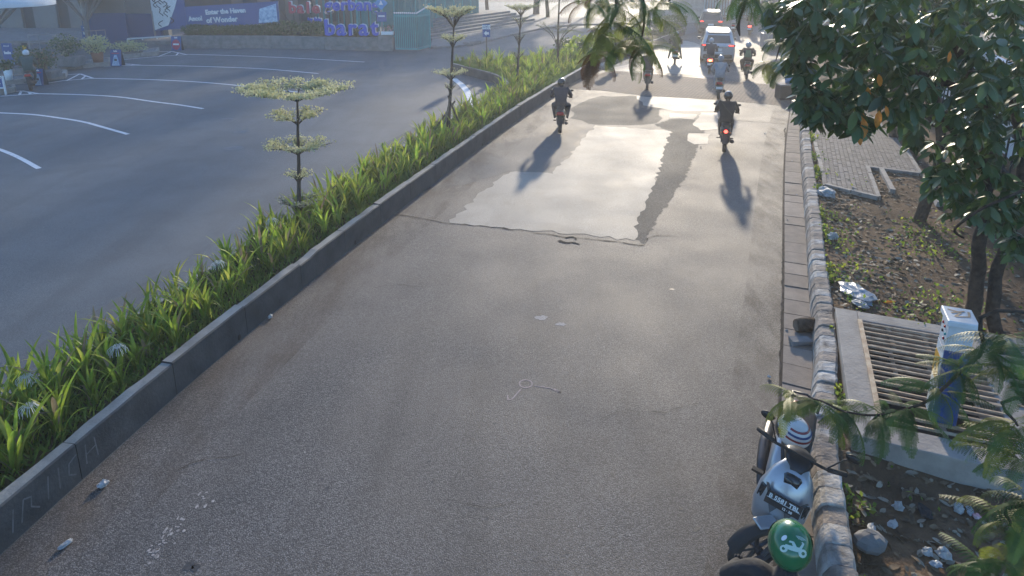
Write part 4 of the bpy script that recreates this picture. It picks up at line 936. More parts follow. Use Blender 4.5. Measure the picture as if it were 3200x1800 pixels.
def make_scooter(loc, rz, label, paint, tail='wide', lit=False, plate='rear', lean=0.0, group=None, fplate=None, box=False, name='motor_scooter', exhaust=True):
    t = thing(name, loc, label, 'motorcycle', group, rz); t.rotation_euler = (0, lean, rz)
    wheel(t, .63, .27, .09, M['alloy']); wheel(t, -.61, .27, .11, M['alloy'])
    body = MB().loft([sec(-.93,.05,.68,.76), sec(-.86,.1,.6,.79), sec(-.66,.145,.5,.8), sec(-.4,.16,.42,.78), sec(-.15,.15,.38,.7), sec(-.02,.12,.36,.52)]).build('rear_body', paint, t, smooth=True)
    MB().loft([sec(-.8,.09,.79,.845), sec(-.68,.125,.775,.86), sec(-.4,.135,.76,.85), sec(-.15,.12,.74,.81), sec(.02,.08,.7,.76)]).build('seat', M['seat'], t, smooth=True)
    MB().box((0,.13,.33), (.3,.42,.07)).build('footboard', M['black'], t, bevel=.02)
    MB().loft([sec(-.45,.09,.26,.42), sec(-.1,.13,.24,.4), sec(.3,.12,.26,.36)]).build('engine', M['alloy'], t, smooth=True)
    sh = MB(); 
    rings = []
    for z, y, hw, d in ((.28,.36,.1,.06),(.42,.42,.17,.09),(.6,.44,.21,.1),(.78,.42,.21,.1),(.92,.36,.16,.09),(1.0,.32,.1,.06)):
        rings.append([Vector((hw*math.cos(a), y+d*math.sin(a), z)) for a in [k*2*math.pi/12 for k in range(12)]])
    sh.loft(rings); shield = sh.build('front_shield', paint, t, smooth=True)
    MB().loft([sec(.33,.05,.87,.94), sec(.42,.075,.86,.97), sec(.46,.055,.87,.94)]).build('headlight', M['platew'] if fplate is None else M['glass'], shield, smooth=True)
    MB().loft([sec(.12,.05,1.0,1.04), sec(.2,.13,.985,1.06), sec(.31,.1,.97,1.05), sec(.39,.045,.96,1.0)]).build('handlebar_cover', M['blackgloss'] if fplate else paint, t, smooth=True)
    hb = MB().tube([(-.34,.17,1.03),(-.2,.25,1.05),(.2,.25,1.05),(.34,.17,1.03)], .014, 6).build('handlebar', M['black'], t, smooth=True)
    for s_ in (-1,1):
        MB().tube([(s_*.22,.24,1.05),(s_*.36,.16,1.03)], .021, 8).build('grip', M['black'], hb, smooth=True)
        m_ = MB().tube([(s_*.2,.26,1.06),(s_*.28,.24,1.2),(s_*.31,.24,1.24)], .007, 5).build('mirror_stem', M['blackgloss'], t)
        MB().ell((s_*.34,.24,1.26), (.06,.02,.038), 10, 6).build('mirror', M['blackgloss'], m_, smooth=True)
        MB().tube([(s_*.07,.42,.62),(s_*.07,.63,.27)], .022, 6).build('fork', M['alloy'], t)
        MB().box((s_*.19,-.2,.33), (.1,.05,.025)).build('footpeg', M['black'], t)
        MB().tube([(s_*.1,-.45,.6),(s_*.1,-.6,.29)], .02, 6).build('shock', M['alloy'], t)
        MB().ell((s_*.13,-.88,.66), (.028,.03,.022), 8, 6).build('indicator', mat_amber, t, smooth=True)
    fr_ = MB(); fr_.lathe([(.285,-.055),(.3,-.03),(.305,0),(.3,.03),(.285,.055)], 14, M=Matrix.Translation((0,.63,.27)) @ Matrix.Rotation(R(90),4,'Y') @ Matrix.Rotation(R(100),4,'Z'), arc=R(150)); fr_.build('front_fender', M['black'], t, smooth=True)
    MB().add([(-.075,-.84,.6),(.075,-.84,.6),(.08,-.98,.34),(-.08,-.98,.34),(-.07,-.82,.6),(.07,-.82,.6),(.075,-.955,.34),(-.075,-.955,.34)], [(0,3,2,1),(4,5,6,7),(0,1,5,4),(1,2,6,5),(2,3,7,6),(3,0,4,7)]).build('rear_fender', M['black'], t)
    if exhaust: MB().tube([(.14,-.1,.28),(.17,-.4,.3),(.19,-.6,.34),(.2,-.86,.4)], [.025,.05,.06,.05], 10).build('exhaust', M['alloy'], t, smooth=True)
    lens = M['redlit'] if lit else M['redlens']
    if tail == 'wide':
        tl = MB().loft([sec(-.95,.085,.665,.745), sec(-.92,.115,.655,.77), sec(-.87,.12,.65,.775)]).build('tail_light', lens, t, smooth=True)
        if lit == 2: MB().box((0,-.955,.71), (.12,.012,.05)).build('lamp', M['amberlit'], tl, bevel=.004)
    else: MB().ell((0,-.93,.7), (.055,.04,.05), 12, 8).build('tail_light', lens, t, smooth=True)
    if plate: 
        pl = MB().box((0,-.975,.53), (.25,.012,.1)).build('number_plate', M['platew'] if plate == 'rear' else M['plate'], t); pl.rotation_euler = (0,0,0)
    MB().tube([(-.12,-.8,.82),(-.13,-.95,.83),(0,-1.0,.835),(.13,-.95,.83),(.12,-.8,.82)], .013, 6).build('grab_rail', M['alloy'], t, smooth=True)
    if fplate:
        for s_ in (-1,1):
            MB().add([(s_*.03,.548,.68),(s_*.15,.52,.86),(s_*.17,.5,.84),(s_*.06,.545,.6)], [(0,1,2,3) if s_ < 0 else (3,2,1,0)]).build('dark_panel', grey, shield)
            MB().box((s_*.17,.47,.72), (.05,.03,.14), rz=s_*-.6).build('side_lamp', M['glass'], shield, bevel=.01)
        MB().box((0,.66,.58), (.11,.2,.02)).build('fender_top', paint, t, bevel=.008)
        T_ = Matrix.Translation((0,.555,.76)) @ Matrix.Rotation(R(14),4,'X')
        pl = MB().box((0,0,0), (.275,.012,.11)).build('number_plate', M['plate'], t); pl.matrix_local = T_
        MB().box((0,.007,.0), (.262,.003,.003)).build('plate_line', M['platew'], pl)
        TR = Matrix.Rotation(R(180),4,'Z') @ Matrix.Rotation(R(90),4,'X')
        text_mesh('plate_text', fplate[0], .05, M['platew'], pl, Matrix.Translation((0,.0075,.02)) @ TR, depth=.001, bold=.0015)
        text_mesh('plate_text', fplate[1], .028, M['platew'], pl, Matrix.Translation((-.04,.0075,-.032)) @ TR, depth=.001, bold=.0008)
    return t
def steer(t, a):
    T_ = Matrix.Translation((0,.57,0)) @ Matrix.Rotation(a,4,'Z') @ Matrix.Translation((0,-.57,0))
    for o in t.children:
        if o.name.startswith(('fork','front_fender','fender_top')) or (o.name.startswith('wheel') and max(v.co.y for v in o.data.vertices) > .5): o.matrix_local = T_ @ o.matrix_local
mat_amber = mat('amber_lens', (.5,.2,.03), rough=.3)

def bones_mesh(nodes, edges, root):
    """one continuous skin grown over a skeleton (nodes: name -> (pos, radius))"""
    names = list(nodes); me = bpy.data.meshes.new('skeleton'); me.from_pydata([nodes[k][0] for k in names], [(names.index(a),names.index(b)) for a,b in edges], [])
    o = bpy.data.objects.new('skeleton', me); col.objects.link(o); sk = o.modifiers.new('skin','SKIN'); sk.use_smooth_shade = True
    for i, k in enumerate(names):
        r_ = nodes[k][1]; d = me.skin_vertices[0].data[i]; d.radius = r_ if hasattr(r_,'__len__') else (r_,r_); d.use_root = (k == root)
    ss = o.modifiers.new('sub','SUBSURF'); ss.levels = 2; ss.render_levels = 2
    dg = bpy.context.evaluated_depsgraph_get(); dg.update(); m2 = bpy.data.meshes.new_from_object(o.evaluated_get(dg)); bpy.data.objects.remove(o); return m2
def fingers(hand, dirv, side):
    """four fingers curled round the grip and a thumb below it"""
    mb = MB(); h = Vector(hand); d = Vector(dirv).normalized()
    for k in range(4):
        o_ = h+Vector((side*(-.03+.02*k),0,0)); L = (.03,.036,.034,.026)[k]
        mb.tube([o_, o_+d*L+Vector((0,0,.012)), o_+d*(L+.012)+Vector((0,0,-.022)), o_+d*(L-.012)+Vector((0,0,-.038))], [.0105,.01,.009,.007], 6)
    o_ = h+Vector((-side*.035,0,-.01)); mb.tube([o_, o_+d*.025+Vector((-side*.016,0,-.02)), o_+d*.045+Vector((-side*.004,0,-.03))], [.011,.01,.008], 6)
    return mb
def person_mesh(nodes, edges, root, legs, skin_):
    me = bones_mesh(nodes, edges, root)
    bm_ = bmesh.new(); bm_.from_mesh(me)
    for f in bm_.faces:
        c_ = f.calc_center_median(); best = (9,0)
        for a, b, mi in legs:
            A_, B_ = Vector(nodes[a][0]), Vector(nodes[b][0]); ab = B_-A_; t = max(0,min(1,(c_-A_).dot(ab)/ab.length_squared)); dd = (c_-(A_+ab*t)).length
            if dd < best[0]: best = (dd,mi)
        f.material_index = best[1]; f.smooth = True
    for side, hn in ((-1,'handL'),(1,'handR')):
        fb = fingers(nodes[hn][0], skin_, side); vs_ = [bm_.verts.new(v) for v in fb.v]
        for f in fb.f:
            try: nf = bm_.faces.new([vs_[i] for i in f]); nf.material_index = 2; nf.smooth = True
            except ValueError: pass
    bm_.to_mesh(me); bm_.free(); return me
def rider_nodes(spread=0.0, foot=0.0, lean=0.0):
    n = {'pelvis': ((0,-.34,.93),(.17,.145)), 'waist': ((0,-.32,1.08),(.17,.135)), 'chest': ((0,-.23+lean,1.26),(.205,.155)), 'neckb': ((0,-.16+lean,1.4),(.08,.07)), 'neck': ((0,-.12+lean,1.47),.055), 'head': ((0,-.08+lean,1.57),.09), 'crown': ((0,-.08+lean,1.65),.07)}
    for s_, k in ((-1,'L'),(1,'R')):
        n['sh'+k] = ((s_*.2,-.19+lean,1.375),.1); n['elb'+k] = ((s_*(.3+spread*.3),-.02,1.14),.066); n['wr'+k] = ((s_*.31,.13,1.055),.036); n['hand'+k] = ((s_*.3,.17,1.05),.034)
        n['hip'+k] = ((s_*.1,-.28,.9),.105); n['knee'+k] = ((s_*(.17+spread),.14,.8),.075); n['ank'+k] = ((s_*(.15+spread*.6+foot),.1-foot,.4-foot*.6),.045); n['heel'+k] = ((s_*(.15+spread*.6+foot),.08-foot,.36-foot*.6),.042); n['toe'+k] = ((s_*(.16+spread*.6+foot*1.1),.28-foot,.365-foot*.6),.035)
    e = [('pelvis','waist'),('waist','chest'),('chest','neckb'),('neckb','neck'),('neck','head'),('head','crown')]
    for k in 'LR': e += [('chest','sh'+k),('sh'+k,'elb'+k),('elb'+k,'wr'+k),('wr'+k,'hand'+k),('pelvis','hip'+k),('hip'+k,'knee'+k),('knee'+k,'ank'+k),('ank'+k,'heel'+k),('heel'+k,'toe'+k)]
    legs = [('pelvis','waist',0),('waist','chest',0),('chest','neckb',0),('neckb','neck',2),('neck','head',2),('head','crown',2)]
    for k in 'LR': legs += [('chest','sh'+k,0),('sh'+k,'elb'+k,0),('elb'+k,'wr'+k,0),('wr'+k,'hand'+k,2),('hip'+k,'knee'+k,1),('knee'+k,'ank'+k,1),('heel'+k,'toe'+k,3)]
    return n, e, legs
RID = {k: person_mesh(*rider_nodes(*a)[:2], 'pelvis', rider_nodes(*a)[2], (0,1,0)) for k, a in {'tuck': (0,0,0), 'wide': (.1,.0,.0), 'feet': (.06,.16,-.03)}.items()}
def helmet(parent, c, m, visor=True, s_=1.0, top=None, tilt=0.0, name='helmet'):
    T_ = Matrix.Translation(c) @ Matrix.Rotation(tilt,4,'X') @ Matrix.Scale(s_,4)
    mb = MB(); mb.ell((0,0,0), (.132,.155,.14), 20, 12, zmin=-.75, M=T_); h = mb.build(name, m, parent, smooth=True)
    rm = MB().lathe([(.66,-.108),(.7,-.1),(.7,-.088),(.66,-.08)], 20, M=T_ @ Matrix.Diagonal((.135,.158,1,1)) @ Matrix.Diagonal((1.0,1.0,1,1)))
    rm.build('rim', M['blackgloss'], h, smooth=True)
    if visor:
        V = []; F = []
        for i in range(5):
            e = R(-28+12*i)
            for k in range(11):
                a = R(90-75+15*k); V.append((.137*math.cos(e)*math.cos(a),.161*math.cos(e)*math.sin(a),.144*math.sin(e)))
        for i in range(4):
            for k in range(10): F.append((i*11+k,i*11+k+1,(i+1)*11+k+1,(i+1)*11+k))
        MB().add(V,F,0,T_).build('visor', M['glass'], h, smooth=True)
    if top: MB().ell((0,0,.006), (.1,.12,.139), 16, 6, zmin=.6, M=T_).build('crown_panel', top, h, smooth=True)
    return h
def rider(loc, rz, label, pose, jacket, trousers, helm, top=None, shoe=None, extra=None, tilt=.0, group=None):
    t = thing('person', loc, label, 'person', group, rz); me = RID[pose].copy(); me.materials.clear()
    for m_ in (jacket, trousers, M['skin'], shoe or M['shoe']): me.materials.append(m_)
    o = bpy.data.objects.new('body', me); col.objects.link(o); o.parent = t
    lean = -.03 if pose == 'feet' else 0
    helmet(t, (0,-.075+lean,1.585), helm, top=top)
    fc = MB(); fc.ell((0,.015+lean,1.56), (.012,.022,.016), 8, 5); fc.ell((-.03,.0+lean,1.585), (.012,.012,.007), 6, 4); fc.ell((.03,.0+lean,1.585), (.012,.012,.007), 6, 4); fc.ell((0,.003+lean,1.525), (.024,.01,.006), 6, 4)
    fc.build('face', M['skin'], t, smooth=True)
    if extra: extra(t)
    return t
C = {k: mat('cloth_'+k, c1, c2, scale=14, rough=.85, bump=.4, bscale=18) for k, (c1, c2) in {'navy': ((.018,.022,.035),(.026,.03,.045)), 'jeans': ((.015,.035,.11),(.025,.05,.14)), 'black': ((.015,.015,.017),(.022,.022,.024)), 'hood': ((.2,.23,.27),(.26,.29,.33)), 'dnavy': ((.02,.024,.04),(.03,.034,.05)), 'green': ((.04,.11,.06),(.05,.13,.07)), 'olive': ((.05,.05,.042),(.04,.04,.035)), 'teal': ((.02,.06,.06),(.03,.075,.075)), 'pale': ((.35,.35,.36),(.3,.3,.31)), 'brown': ((.07,.055,.045),(.05,.04,.035))}.items()}
H_ = {k: mat('helmet_'+k, c, rough=.22, coat=.6) for k, c in {'black': (.02,.02,.022), 'white': (.6,.6,.6), 'grey': (.2,.21,.23), 'green': (.008,.13,.045), 'silver': (.35,.36,.38)}.items()}
def strap_(t):
    MB().tube([(-.17,-.3,1.42),(-.02,-.37,1.25),(.15,-.4,1.08)], .014, 5).build('bag_strap', C['olive'], t)
def hood_(t):
    MB().add([(-.14,-.345,1.42),(.14,-.345,1.42),(.1,-.375,1.32),(0,-.38,1.2),(-.1,-.375,1.32),(-.12,-.25,1.46),(.12,-.25,1.46)], [(0,4,3,2,1),(0,1,6,5)]).build('hood', C['pale'], t)
def vest_(t):
    MB().loft([[Vector((.185*math.cos(a)*w_, y+.145*math.sin(a)*w_, z)) for a in [k*math.pi/8 for k in range(16)]] for z, y, w_ in ((1.04,-.32,.98),(1.15,-.3,1.0),(1.26,-.24,1.06),(1.36,-.2,1.0))], cap=False).build('vest', C['green'], t, smooth=True)
def pair(x, y, hd, slabel, plabel, paint, pose, jacket, trousers, helm, tail='wide', lit=False, top=None, extra=None, plate='rear', lean=0.0):
    g = gp(x, y); rz = R(-hd); f = Vector((math.sin(R(hd)), math.cos(R(hd)), 0)); o_ = Vector((g.x,g.y,.02))+f*.62
    s_ = make_scooter(o_, rz, slabel, paint, tail, lit, plate=plate, lean=lean); p = rider(o_, rz, plabel, pose, jacket, trousers, helm, top=top, extra=extra); p.rotation_euler = (0,lean,rz); return s_, p
dark = M['blackgloss']; grey = mat('grey_paint', (.09,.095,.1), rough=.35, coat=.4); wht = mat('white_body', (.5,.5,.5), rough=.3, coat=.4)
pair(1750,418,6,'black and red scooter with a wide red tail light beside the lily kerb','person in dark navy jacket and blue jeans riding beside the lily kerb', dark, 'wide', C['navy'], C['jeans'], H_['black'], top=H_['white'], plate=None)
pair(2262,478,17,'scooter with silver tail and round red light next to the gutter','person in black jacket with a diagonal bag strap riding next to the gutter', dark, 'tuck', C['black'], C['black'], H_['black'], tail='round', lit=True, top=H_['white'], extra=strap_, plate=None)
pair(2244,312,16,'black scooter with a pale number plate on the paver band','person in grey hooded jacket riding on the paver band', dark, 'tuck', C['hood'], C['dnavy'], H_['grey'], extra=hood_)
pair(2216,232,16,'scooter with a brightly glowing tail light behind the silver car','person in dark blue jacket riding close behind the silver car', dark, 'tuck', C['dnavy'], C['black'], H_['silver'], lit=2, top=H_['white'])
pair(2332,250,16,'motorcycle without fairing to the right of the silver car','person in green vest riding to the right of the silver car', dark, 'wide', C['black'], C['black'], H_['silver'], extra=vest_, plate=None)
pair(2108,203,13,'dark scooter with white plate to the left of the silver car','person in drab jacket with feet held out, riding left of the silver car', grey, 'feet', C['olive'], C['brown'], H_['black'], top=H_['white'])
pair(2022,283,12,'dark scooter half hidden under the hanging fronds','person in brown jacket half hidden under the hanging fronds', dark, 'tuck', C['brown'], C['black'], H_['black'], plate=None)
pair(2290,108,24,'faint scooter in the haze ahead of the silver car','person in pale clothes riding in the haze ahead', grey, 'tuck', C['pale'], C['brown'], H_['white'])
pair(2341,112,24,'scooter with lit red tail light in the haze by the stall','person in dark clothes riding in the haze by the stall', grey, 'tuck', C['brown'], C['black'], H_['black'], lit=True)
pair(98,285,-30,'grey scooter riding into the drop-off lane past the boards','person in teal jacket riding into the drop-off lane past the boards', grey, 'tuck', C['teal'], C['dnavy'], H_['white'], plate=None)

# parked scooter by the gutter, facing the camera, leaning on its stand
ps = make_scooter(Vector((2.5,5.45,.012)), R(151), 'silver scooter parked on its stand at the gutter, front plate towards the near end', M['silver'], plate=None, lean=R(-14), fplate=('B 5581 TBL','12 · 28'), name='parked_scooter')
MB().tube([(-.1,-.05,.26),(-.24,-.02,.0)], .012, 6).build('side_stand', M['alloy'], ps)
steer(ps, R(-42)); ps.scale = (1.1,1.06,1.06)
# helmet lying on its seat
ph = thing('helmet', (2.75,5.6,.86), 'white helmet with red and blue stripes resting on the parked scooter seat', 'helmet'); 
hs = MB().ell((0,0,.1), (.132,.155,.14), 20, 12, zmin=-.75).build('shell', H_['white'], ph, smooth=True)
for k, (e0, m_) in enumerate(((.15,'red'),(.45,'boxblue'),(.75,'red'))):
    MB().lathe([(.134*math.cos(e0),.1+.142*math.sin(e0)),(.135*math.cos(e0+.14),.1+.143*math.sin(e0+.14))], 20, M=Matrix.Diagonal((1,1.17,1,1)), arc=R(230)).build('stripe', M[m_], ph, smooth=True)
MB().add([(.137*math.cos(R(-28+14*i))*math.cos(R(200+14*k)),.161*math.cos(R(-28+14*i))*math.sin(R(200+14*k)),.1+.145*math.sin(R(-28+14*i))) for i in range(4) for k in range(11)], [(i*11+k,i*11+k+1,(i+1)*11+k+1,(i+1)*11+k) for i in range(3) for k in range(10)]).build('visor', M['glass'], ph, smooth=True)
ph.rotation_euler = (R(-14),R(6),R(215)); ph.scale = (1.12,)*3

# person in a green helmet standing by the parked scooter at the kerb
n = {'pelvis': ((0,-.1,.93),(.14,.12)), 'waist': ((0,-.09,1.1),(.14,.11)), 'chest': ((0,-.04,1.3),(.175,.125)), 'neckb': ((0,0,1.45),(.08,.07)), 'neck': ((0,.03,1.52),.055), 'head': ((0,.06,1.62),.09), 'crown': ((0,.06,1.7),.07)}
for s_, k in ((-1,'L'),(1,'R')):
    n['sh'+k] = ((s_*.2,-.01,1.43),.08)
    if s_ < 0: n['elbL'] = ((-.37,.05,1.2),.075); n['wrL'] = ((-.33,.28,1.1),.045); n['handL'] = ((-.31,.34,1.09),.036)
    else: n['elbR'] = ((.34,.02,1.18),.058); n['wrR'] = ((.3,.25,1.08),.037); n['handR'] = ((.29,.3,1.07),.035)
    n['hip'+k] = ((s_*.1,-.09,.9),.1); n['knee'+k] = ((s_*.12,-.04,.5),.07); n['ank'+k] = ((s_*.13,-.1,.1),.045); n['heel'+k] = ((s_*.13,-.11,.055),.045); n['toe'+k] = ((s_*.15,.1,.045),.035)
_, e_, l_ = rider_nodes(); RID['stand'] = person_mesh(n, e_, 'pelvis', l_, (0,1,0))
gt = thing('person', (1.82,3.53,.03), 'person in black jacket and green helmet with white scooter emblem standing at the kerb', 'person', rz=R(-25))
me = RID['stand']; me.materials.clear()
for m_ in (C['black'], C['black'], M['skin'], M['shoe']): me.materials.append(m_)
o = bpy.data.objects.new('body', me); col.objects.link(o); o.parent = gt
fc = MB(); fc.ell((0,.155,1.6), (.014,.022,.018), 8, 5); fc.ell((-.032,.14,1.625), (.012,.012,.007), 6, 4); fc.ell((.032,.14,1.625), (.012,.012,.007), 6, 4); fc.ell((0,.148,1.565), (.024,.01,.006), 6, 4); fc.build('face', M['skin'], gt, smooth=True)
gh = helmet(gt, (0,.06,1.635), H_['green'], s_=1.06)
# white emblem wrapped on the back of the helmet: scooter on two wheels with signal arcs
EM = mat('emblem_white', (.45,.58,.5), rough=.4)
hc = Vector((0,.06,1.635)); HR = (.132*1.06,.155*1.06,.14*1.06); HB = (Matrix.Rotation(R(15),3,'Z'))
def on_helm(u, v, lift=.003):
    """emblem plane coordinates (metres) pressed on to the upper rear of the shell"""
    d = (HB @ Vector((u*8.2, -.62+v*1.0, .72+v*6.4))).normalized(); return hc+Vector((d.x*(HR[0]+lift), d.y*(HR[1]+lift), d.z*(HR[2]+lift)))
em = MB()
def stroke(pts_, wd):
    P2 = []
    for a, b in zip(pts_[:-1], pts_[1:]):
        a = Vector(a); b = Vector(b); k = max(1,int((b-a).length/.012)); P2 += [a.lerp(b,j/k) for j in range(k)]
    P2.append(Vector(pts_[-1])); V = []
    for i, p in enumerate(P2):
        t_ = (P2[min(i+1,len(P2)-1)]-P2[max(i-1,0)]).normalized(); q = Vector((-t_.y,t_.x))*wd/2; V += [on_helm(*(p+q)), on_helm(*(p-q))]
    em.add(V, [(2*i,2*i+1,2*i+3,2*i+2) for i in range(len(P2)-1)])
def circ(c_, r_, a0=0, a1=360, n=14): return [(c_[0]+r_*math.cos(R(a0+(a1-a0)*k/n)), c_[1]+r_*math.sin(R(a0+(a1-a0)*k/n))) for k in range(n+1)]
stroke(circ((-.055,-.035),.016), .013); stroke(circ((.035,-.05),.016), .013); stroke([(-.05,-.018),(-.02,-.025),(.005,-.03),(.03,-.035)], .026); stroke([(.0,-.02),(-.01,.012),(-.03,.018)], .016); stroke([(.02,-.03),(.05,.01),(.042,.02)], .013)
for r_ in (.022,.038,.054): stroke(circ((.03,.03),r_,20,110,8), .009)
em.build('emblem', EM, gh)
lp = MB(); V = [on_helm(-.07+.022*math.cos(t)*1.0, .055+.034*math.sin(t)) for t in [k*math.pi/8 for k in range(16)]]; lp.add(V, [tuple(range(16))]); lp.build('label_patch', M['platew'], gh)

# ---------------------------------------------------------------- cars
def make_car(loc, rz, label, paint, plate=True, roof=None):
    t = thing('car', loc, label, 'car', rz=rz); st = [(-2.34,.80,.45,.92,.76,.98),(-2.3,.87,.3,1.0,.78,1.08),(-2.14,.9,.24,1.03,.70,1.6),(-1.98,.91,.24,1.04,.68,1.75),(-.8,.92,.24,1.02,.68,1.8),(.3,.92,.24,1.0,.66,1.77),(.75,.92,.24,.99,.62,1.55),(1.3,.91,.24,.98,.8,1.06),(2.05,.88,.28,.86,.76,.92),(2.35,.78,.38,.7,.66,.74)]
    rings = []
    for y, hw, z0, zb, hr, zr in st:
        h = [(hw*.9,z0),(hw,z0+.2),(hw,(z0+zb)/2+.1),(hw*.975,zb),(hr,zr-.07),(hr*.84,zr)]
        rings.append([Vector((-x,y,z)) for x,z in h]+[Vector((x,y,z)) for x,z in h[::-1]])
    body = MB().loft(rings).build('body', paint, t, smooth=False, bevel=.03)
    def pane(nm, pts_, m=M['glass']):
        MB().add(pts_, [tuple(range(len(pts_)))]).build(nm, m, t)
    pane('rear_window', [(-.66,-2.3,1.13),(.66,-2.3,1.13),(.56,-2.16,1.55),(-.56,-2.16,1.55)])
    pane('windscreen', [(.7,1.28,1.09),(-.7,1.28,1.09),(-.56,.78,1.53),(.56,.78,1.53)])
    for s_ in (-1,1):
        for y0, y1 in ((-1.9,-1.05),(-.98,-.1),(-.03,.68)):
            q = [(s_*(.905),y0,1.07),(s_*.905,y1,1.05),(s_*.715,min(y1,.55),1.66),(s_*.715,y0,1.67)]; pane('side_window', q if s_ > 0 else q[::-1])
        tl = MB().box((s_*.72,-2.31,1.02), (.34,.1,.11)).build('tail_light', M['redlens'], t, bevel=.02); MB().box((s_*.68,-2.362,1.02), (.24,.01,.035)).build('light_strip', M['redlit'], tl)
        m_ = MB().box((s_*1.0,.72,1.08), (.18,.08,.13)).build('mirror', M['blackgloss'], t, bevel=.03)
        for y in (-1.4,1.42):
            w_ = wheel(t, y, .33, .2, M['alloy'], x=s_*.8)
        MB().box((s_*.6,-2.335,.5), (.16,.03,.06)).build('reflector', M['redlens'], t)
    MB().box((0,-2.33,.42), (1.5,.1,.2)).build('bumper', M['black'], t, bevel=.03)
    MB().box((0,-2.362,.9), (.9,.02,.03)).build('trim', M['chrome'], t)
    pl = MB().box((0,-2.36,.78), (.43,.012,.135)).build('number_plate', M['platew'], t)
    MB().box((0,-2.15,1.7), (1.1,.2,.04)).build('spoiler', paint, t, bevel=.015)
    MB().box((0,-2.365,.62), (.5,.012,.07)).build('garnish', M['platew'], t)
    return t
c1 = gp(2262,205); make_car(Vector((c1.x+.35,c1.y+2.7,.02)), R(-15), 'silver people carrier with white roof and red tail lights among the riders', M['silver'])
c2 = gp(2228,112); make_car(Vector((c2.x+.6,c2.y+2.7,.02)), R(-17), 'grey van fading into the haze ahead of the silver car', grey)
# ================================================================ HALL, PLAZA FURNITURE, FENCE (upper left)
def unit(Y): return (Y*CT+(CH-1)*ST)/FS            # metres per photo pixel at that distance
# low retaining wall with hedge
W0, W1, W2 = gp(560,150), gp(846,151), gp(1190,158)
wl = thing('retaining_wall', W0, 'long low grey wall in front of the hedge and the billboard', 'wall')
for a, b in ((W0,W1),(W1,W2)):
    d = b-a; n_ = max(1,int(d.length/2.9))
    for k in range(n_):
        p = a.lerp(b,(k+.5)/n_)-W0; MB().box((p.x,p.y+.12,.4), (d.length/n_*.996,.24,.8), rz=math.atan2(d.y,d.x), jit=.008).build('wall_panel', M['concd'], wl); MB().box((p.x,p.y-.03,.1), (d.length/n_*.99,.16,.2), rz=math.atan2(d.y,d.x), jit=.01).build('footing', M['concd'], wl)
struct(MB().prism([(W0.x,W0.y+.25),(W1.x,W1.y+.25),(W2.x,W2.y+.25),(W2.x,W2.y+4),(W0.x-1,W0.y+4)], 0, .72).build('hedge_bed', M['bedsoil']))
for k in range(9):
    p = W0.lerp(W1, k/5) if k < 5 else W1.lerp(W2, (k-5)/4.2); p = Vector((p.x+.6,p.y+1.35,.7)); hh = (.36,.34,.33,.36,.4,.5,.48,.34,.3)[k]
    bush('hedge_shrub', p, (1.05,.75,hh), 950, .13, M['hedge'], 'dense green hedge shrub behind the low grey wall', 'shrub', 'hedge shrubs behind the low wall')
# billboard
Yb = 45.6
def quad_panel(name, corners, th, m, parent, o):
    c_ = [Vector(p)-o for p in corners]; n_ = (c_[1]-c_[0]).cross(c_[3]-c_[0]).normalized()*th
    return MB().add([*c_, *[p-n_ for p in c_]], [(0,1,2,3),(7,6,5,4),(0,4,5,1),(1,5,6,2),(2,6,7,3),(3,7,4,0)]).build(name, m, parent)
bl_, br_ = at(585,88,Yb+.8), at(874,72,Yb); hb_ = at(874,4,Yb).z-br_.z
bb = thing('billboard', (bl_.x,bl_.y,.7), 'long blue billboard with white slogan on thin posts in the hedge', 'billboard'); bo = Vector((bl_.x,bl_.y,.7))
pn = quad_panel('panel', [bl_,br_,br_+Vector((0,0,hb_)),bl_+Vector((0,0,hb_))], .06, M['bannerblue'], bb, bo)
dv = br_-bl_; rzb = math.atan2(dv.y,dv.x); sl_ = math.atan2(dv.z, dv.xy.length)
def btext(s_, u, v, size, bold=.02):
    p = bl_.lerp(br_,u)+Vector((0,0,hb_*v))-bo; q = Vector((dv.y,-dv.x,0)).normalized()*.03
    return text_mesh('lettering', s_, size, M['platew'], pn, Matrix.Translation(p+q) @ Matrix.Rotation(rzb,4,'Z') @ Matrix.Rotation(-sl_,4,'Y') @ MX, bold=bold, align='LEFT')
btext('Ancol', .03,.42,.42); btext('Enter the Haven', .22,.68,.44); btext('of Wonder', .22,.3,.5)
pic = quad_panel('picture', [bl_.lerp(br_,.78)+Vector((.0,-.04,hb_*.06)),bl_.lerp(br_,.98)+Vector((0,-.04,hb_*.06)),bl_.lerp(br_,.98)+Vector((0,-.04,hb_*.9)),bl_.lerp(br_,.8)+Vector((0,-.04,hb_*.7))], .02, M['ice'], pn, bo)
MB().tube([bl_-bo+Vector((0,-.03,-.03)),br_-bo+Vector((0,-.03,-.03))], .035, 6).build('bottom_rail', M['steel'], bb)
for u in (0,.35,.68,1.0):
    p = bl_.lerp(br_,u)-bo; MB().tube([(p.x,p.y+.05,0),(p.x,p.y+.05,p.z+hb_)], .035, 6).build('post', M['steel'], bb)
MB().tube([br_-bo+Vector((.1,.1,hb_*.6)),br_-bo+Vector((1.0,1.0,-1.0))], .03, 5).build('brace', M['black'], bb)
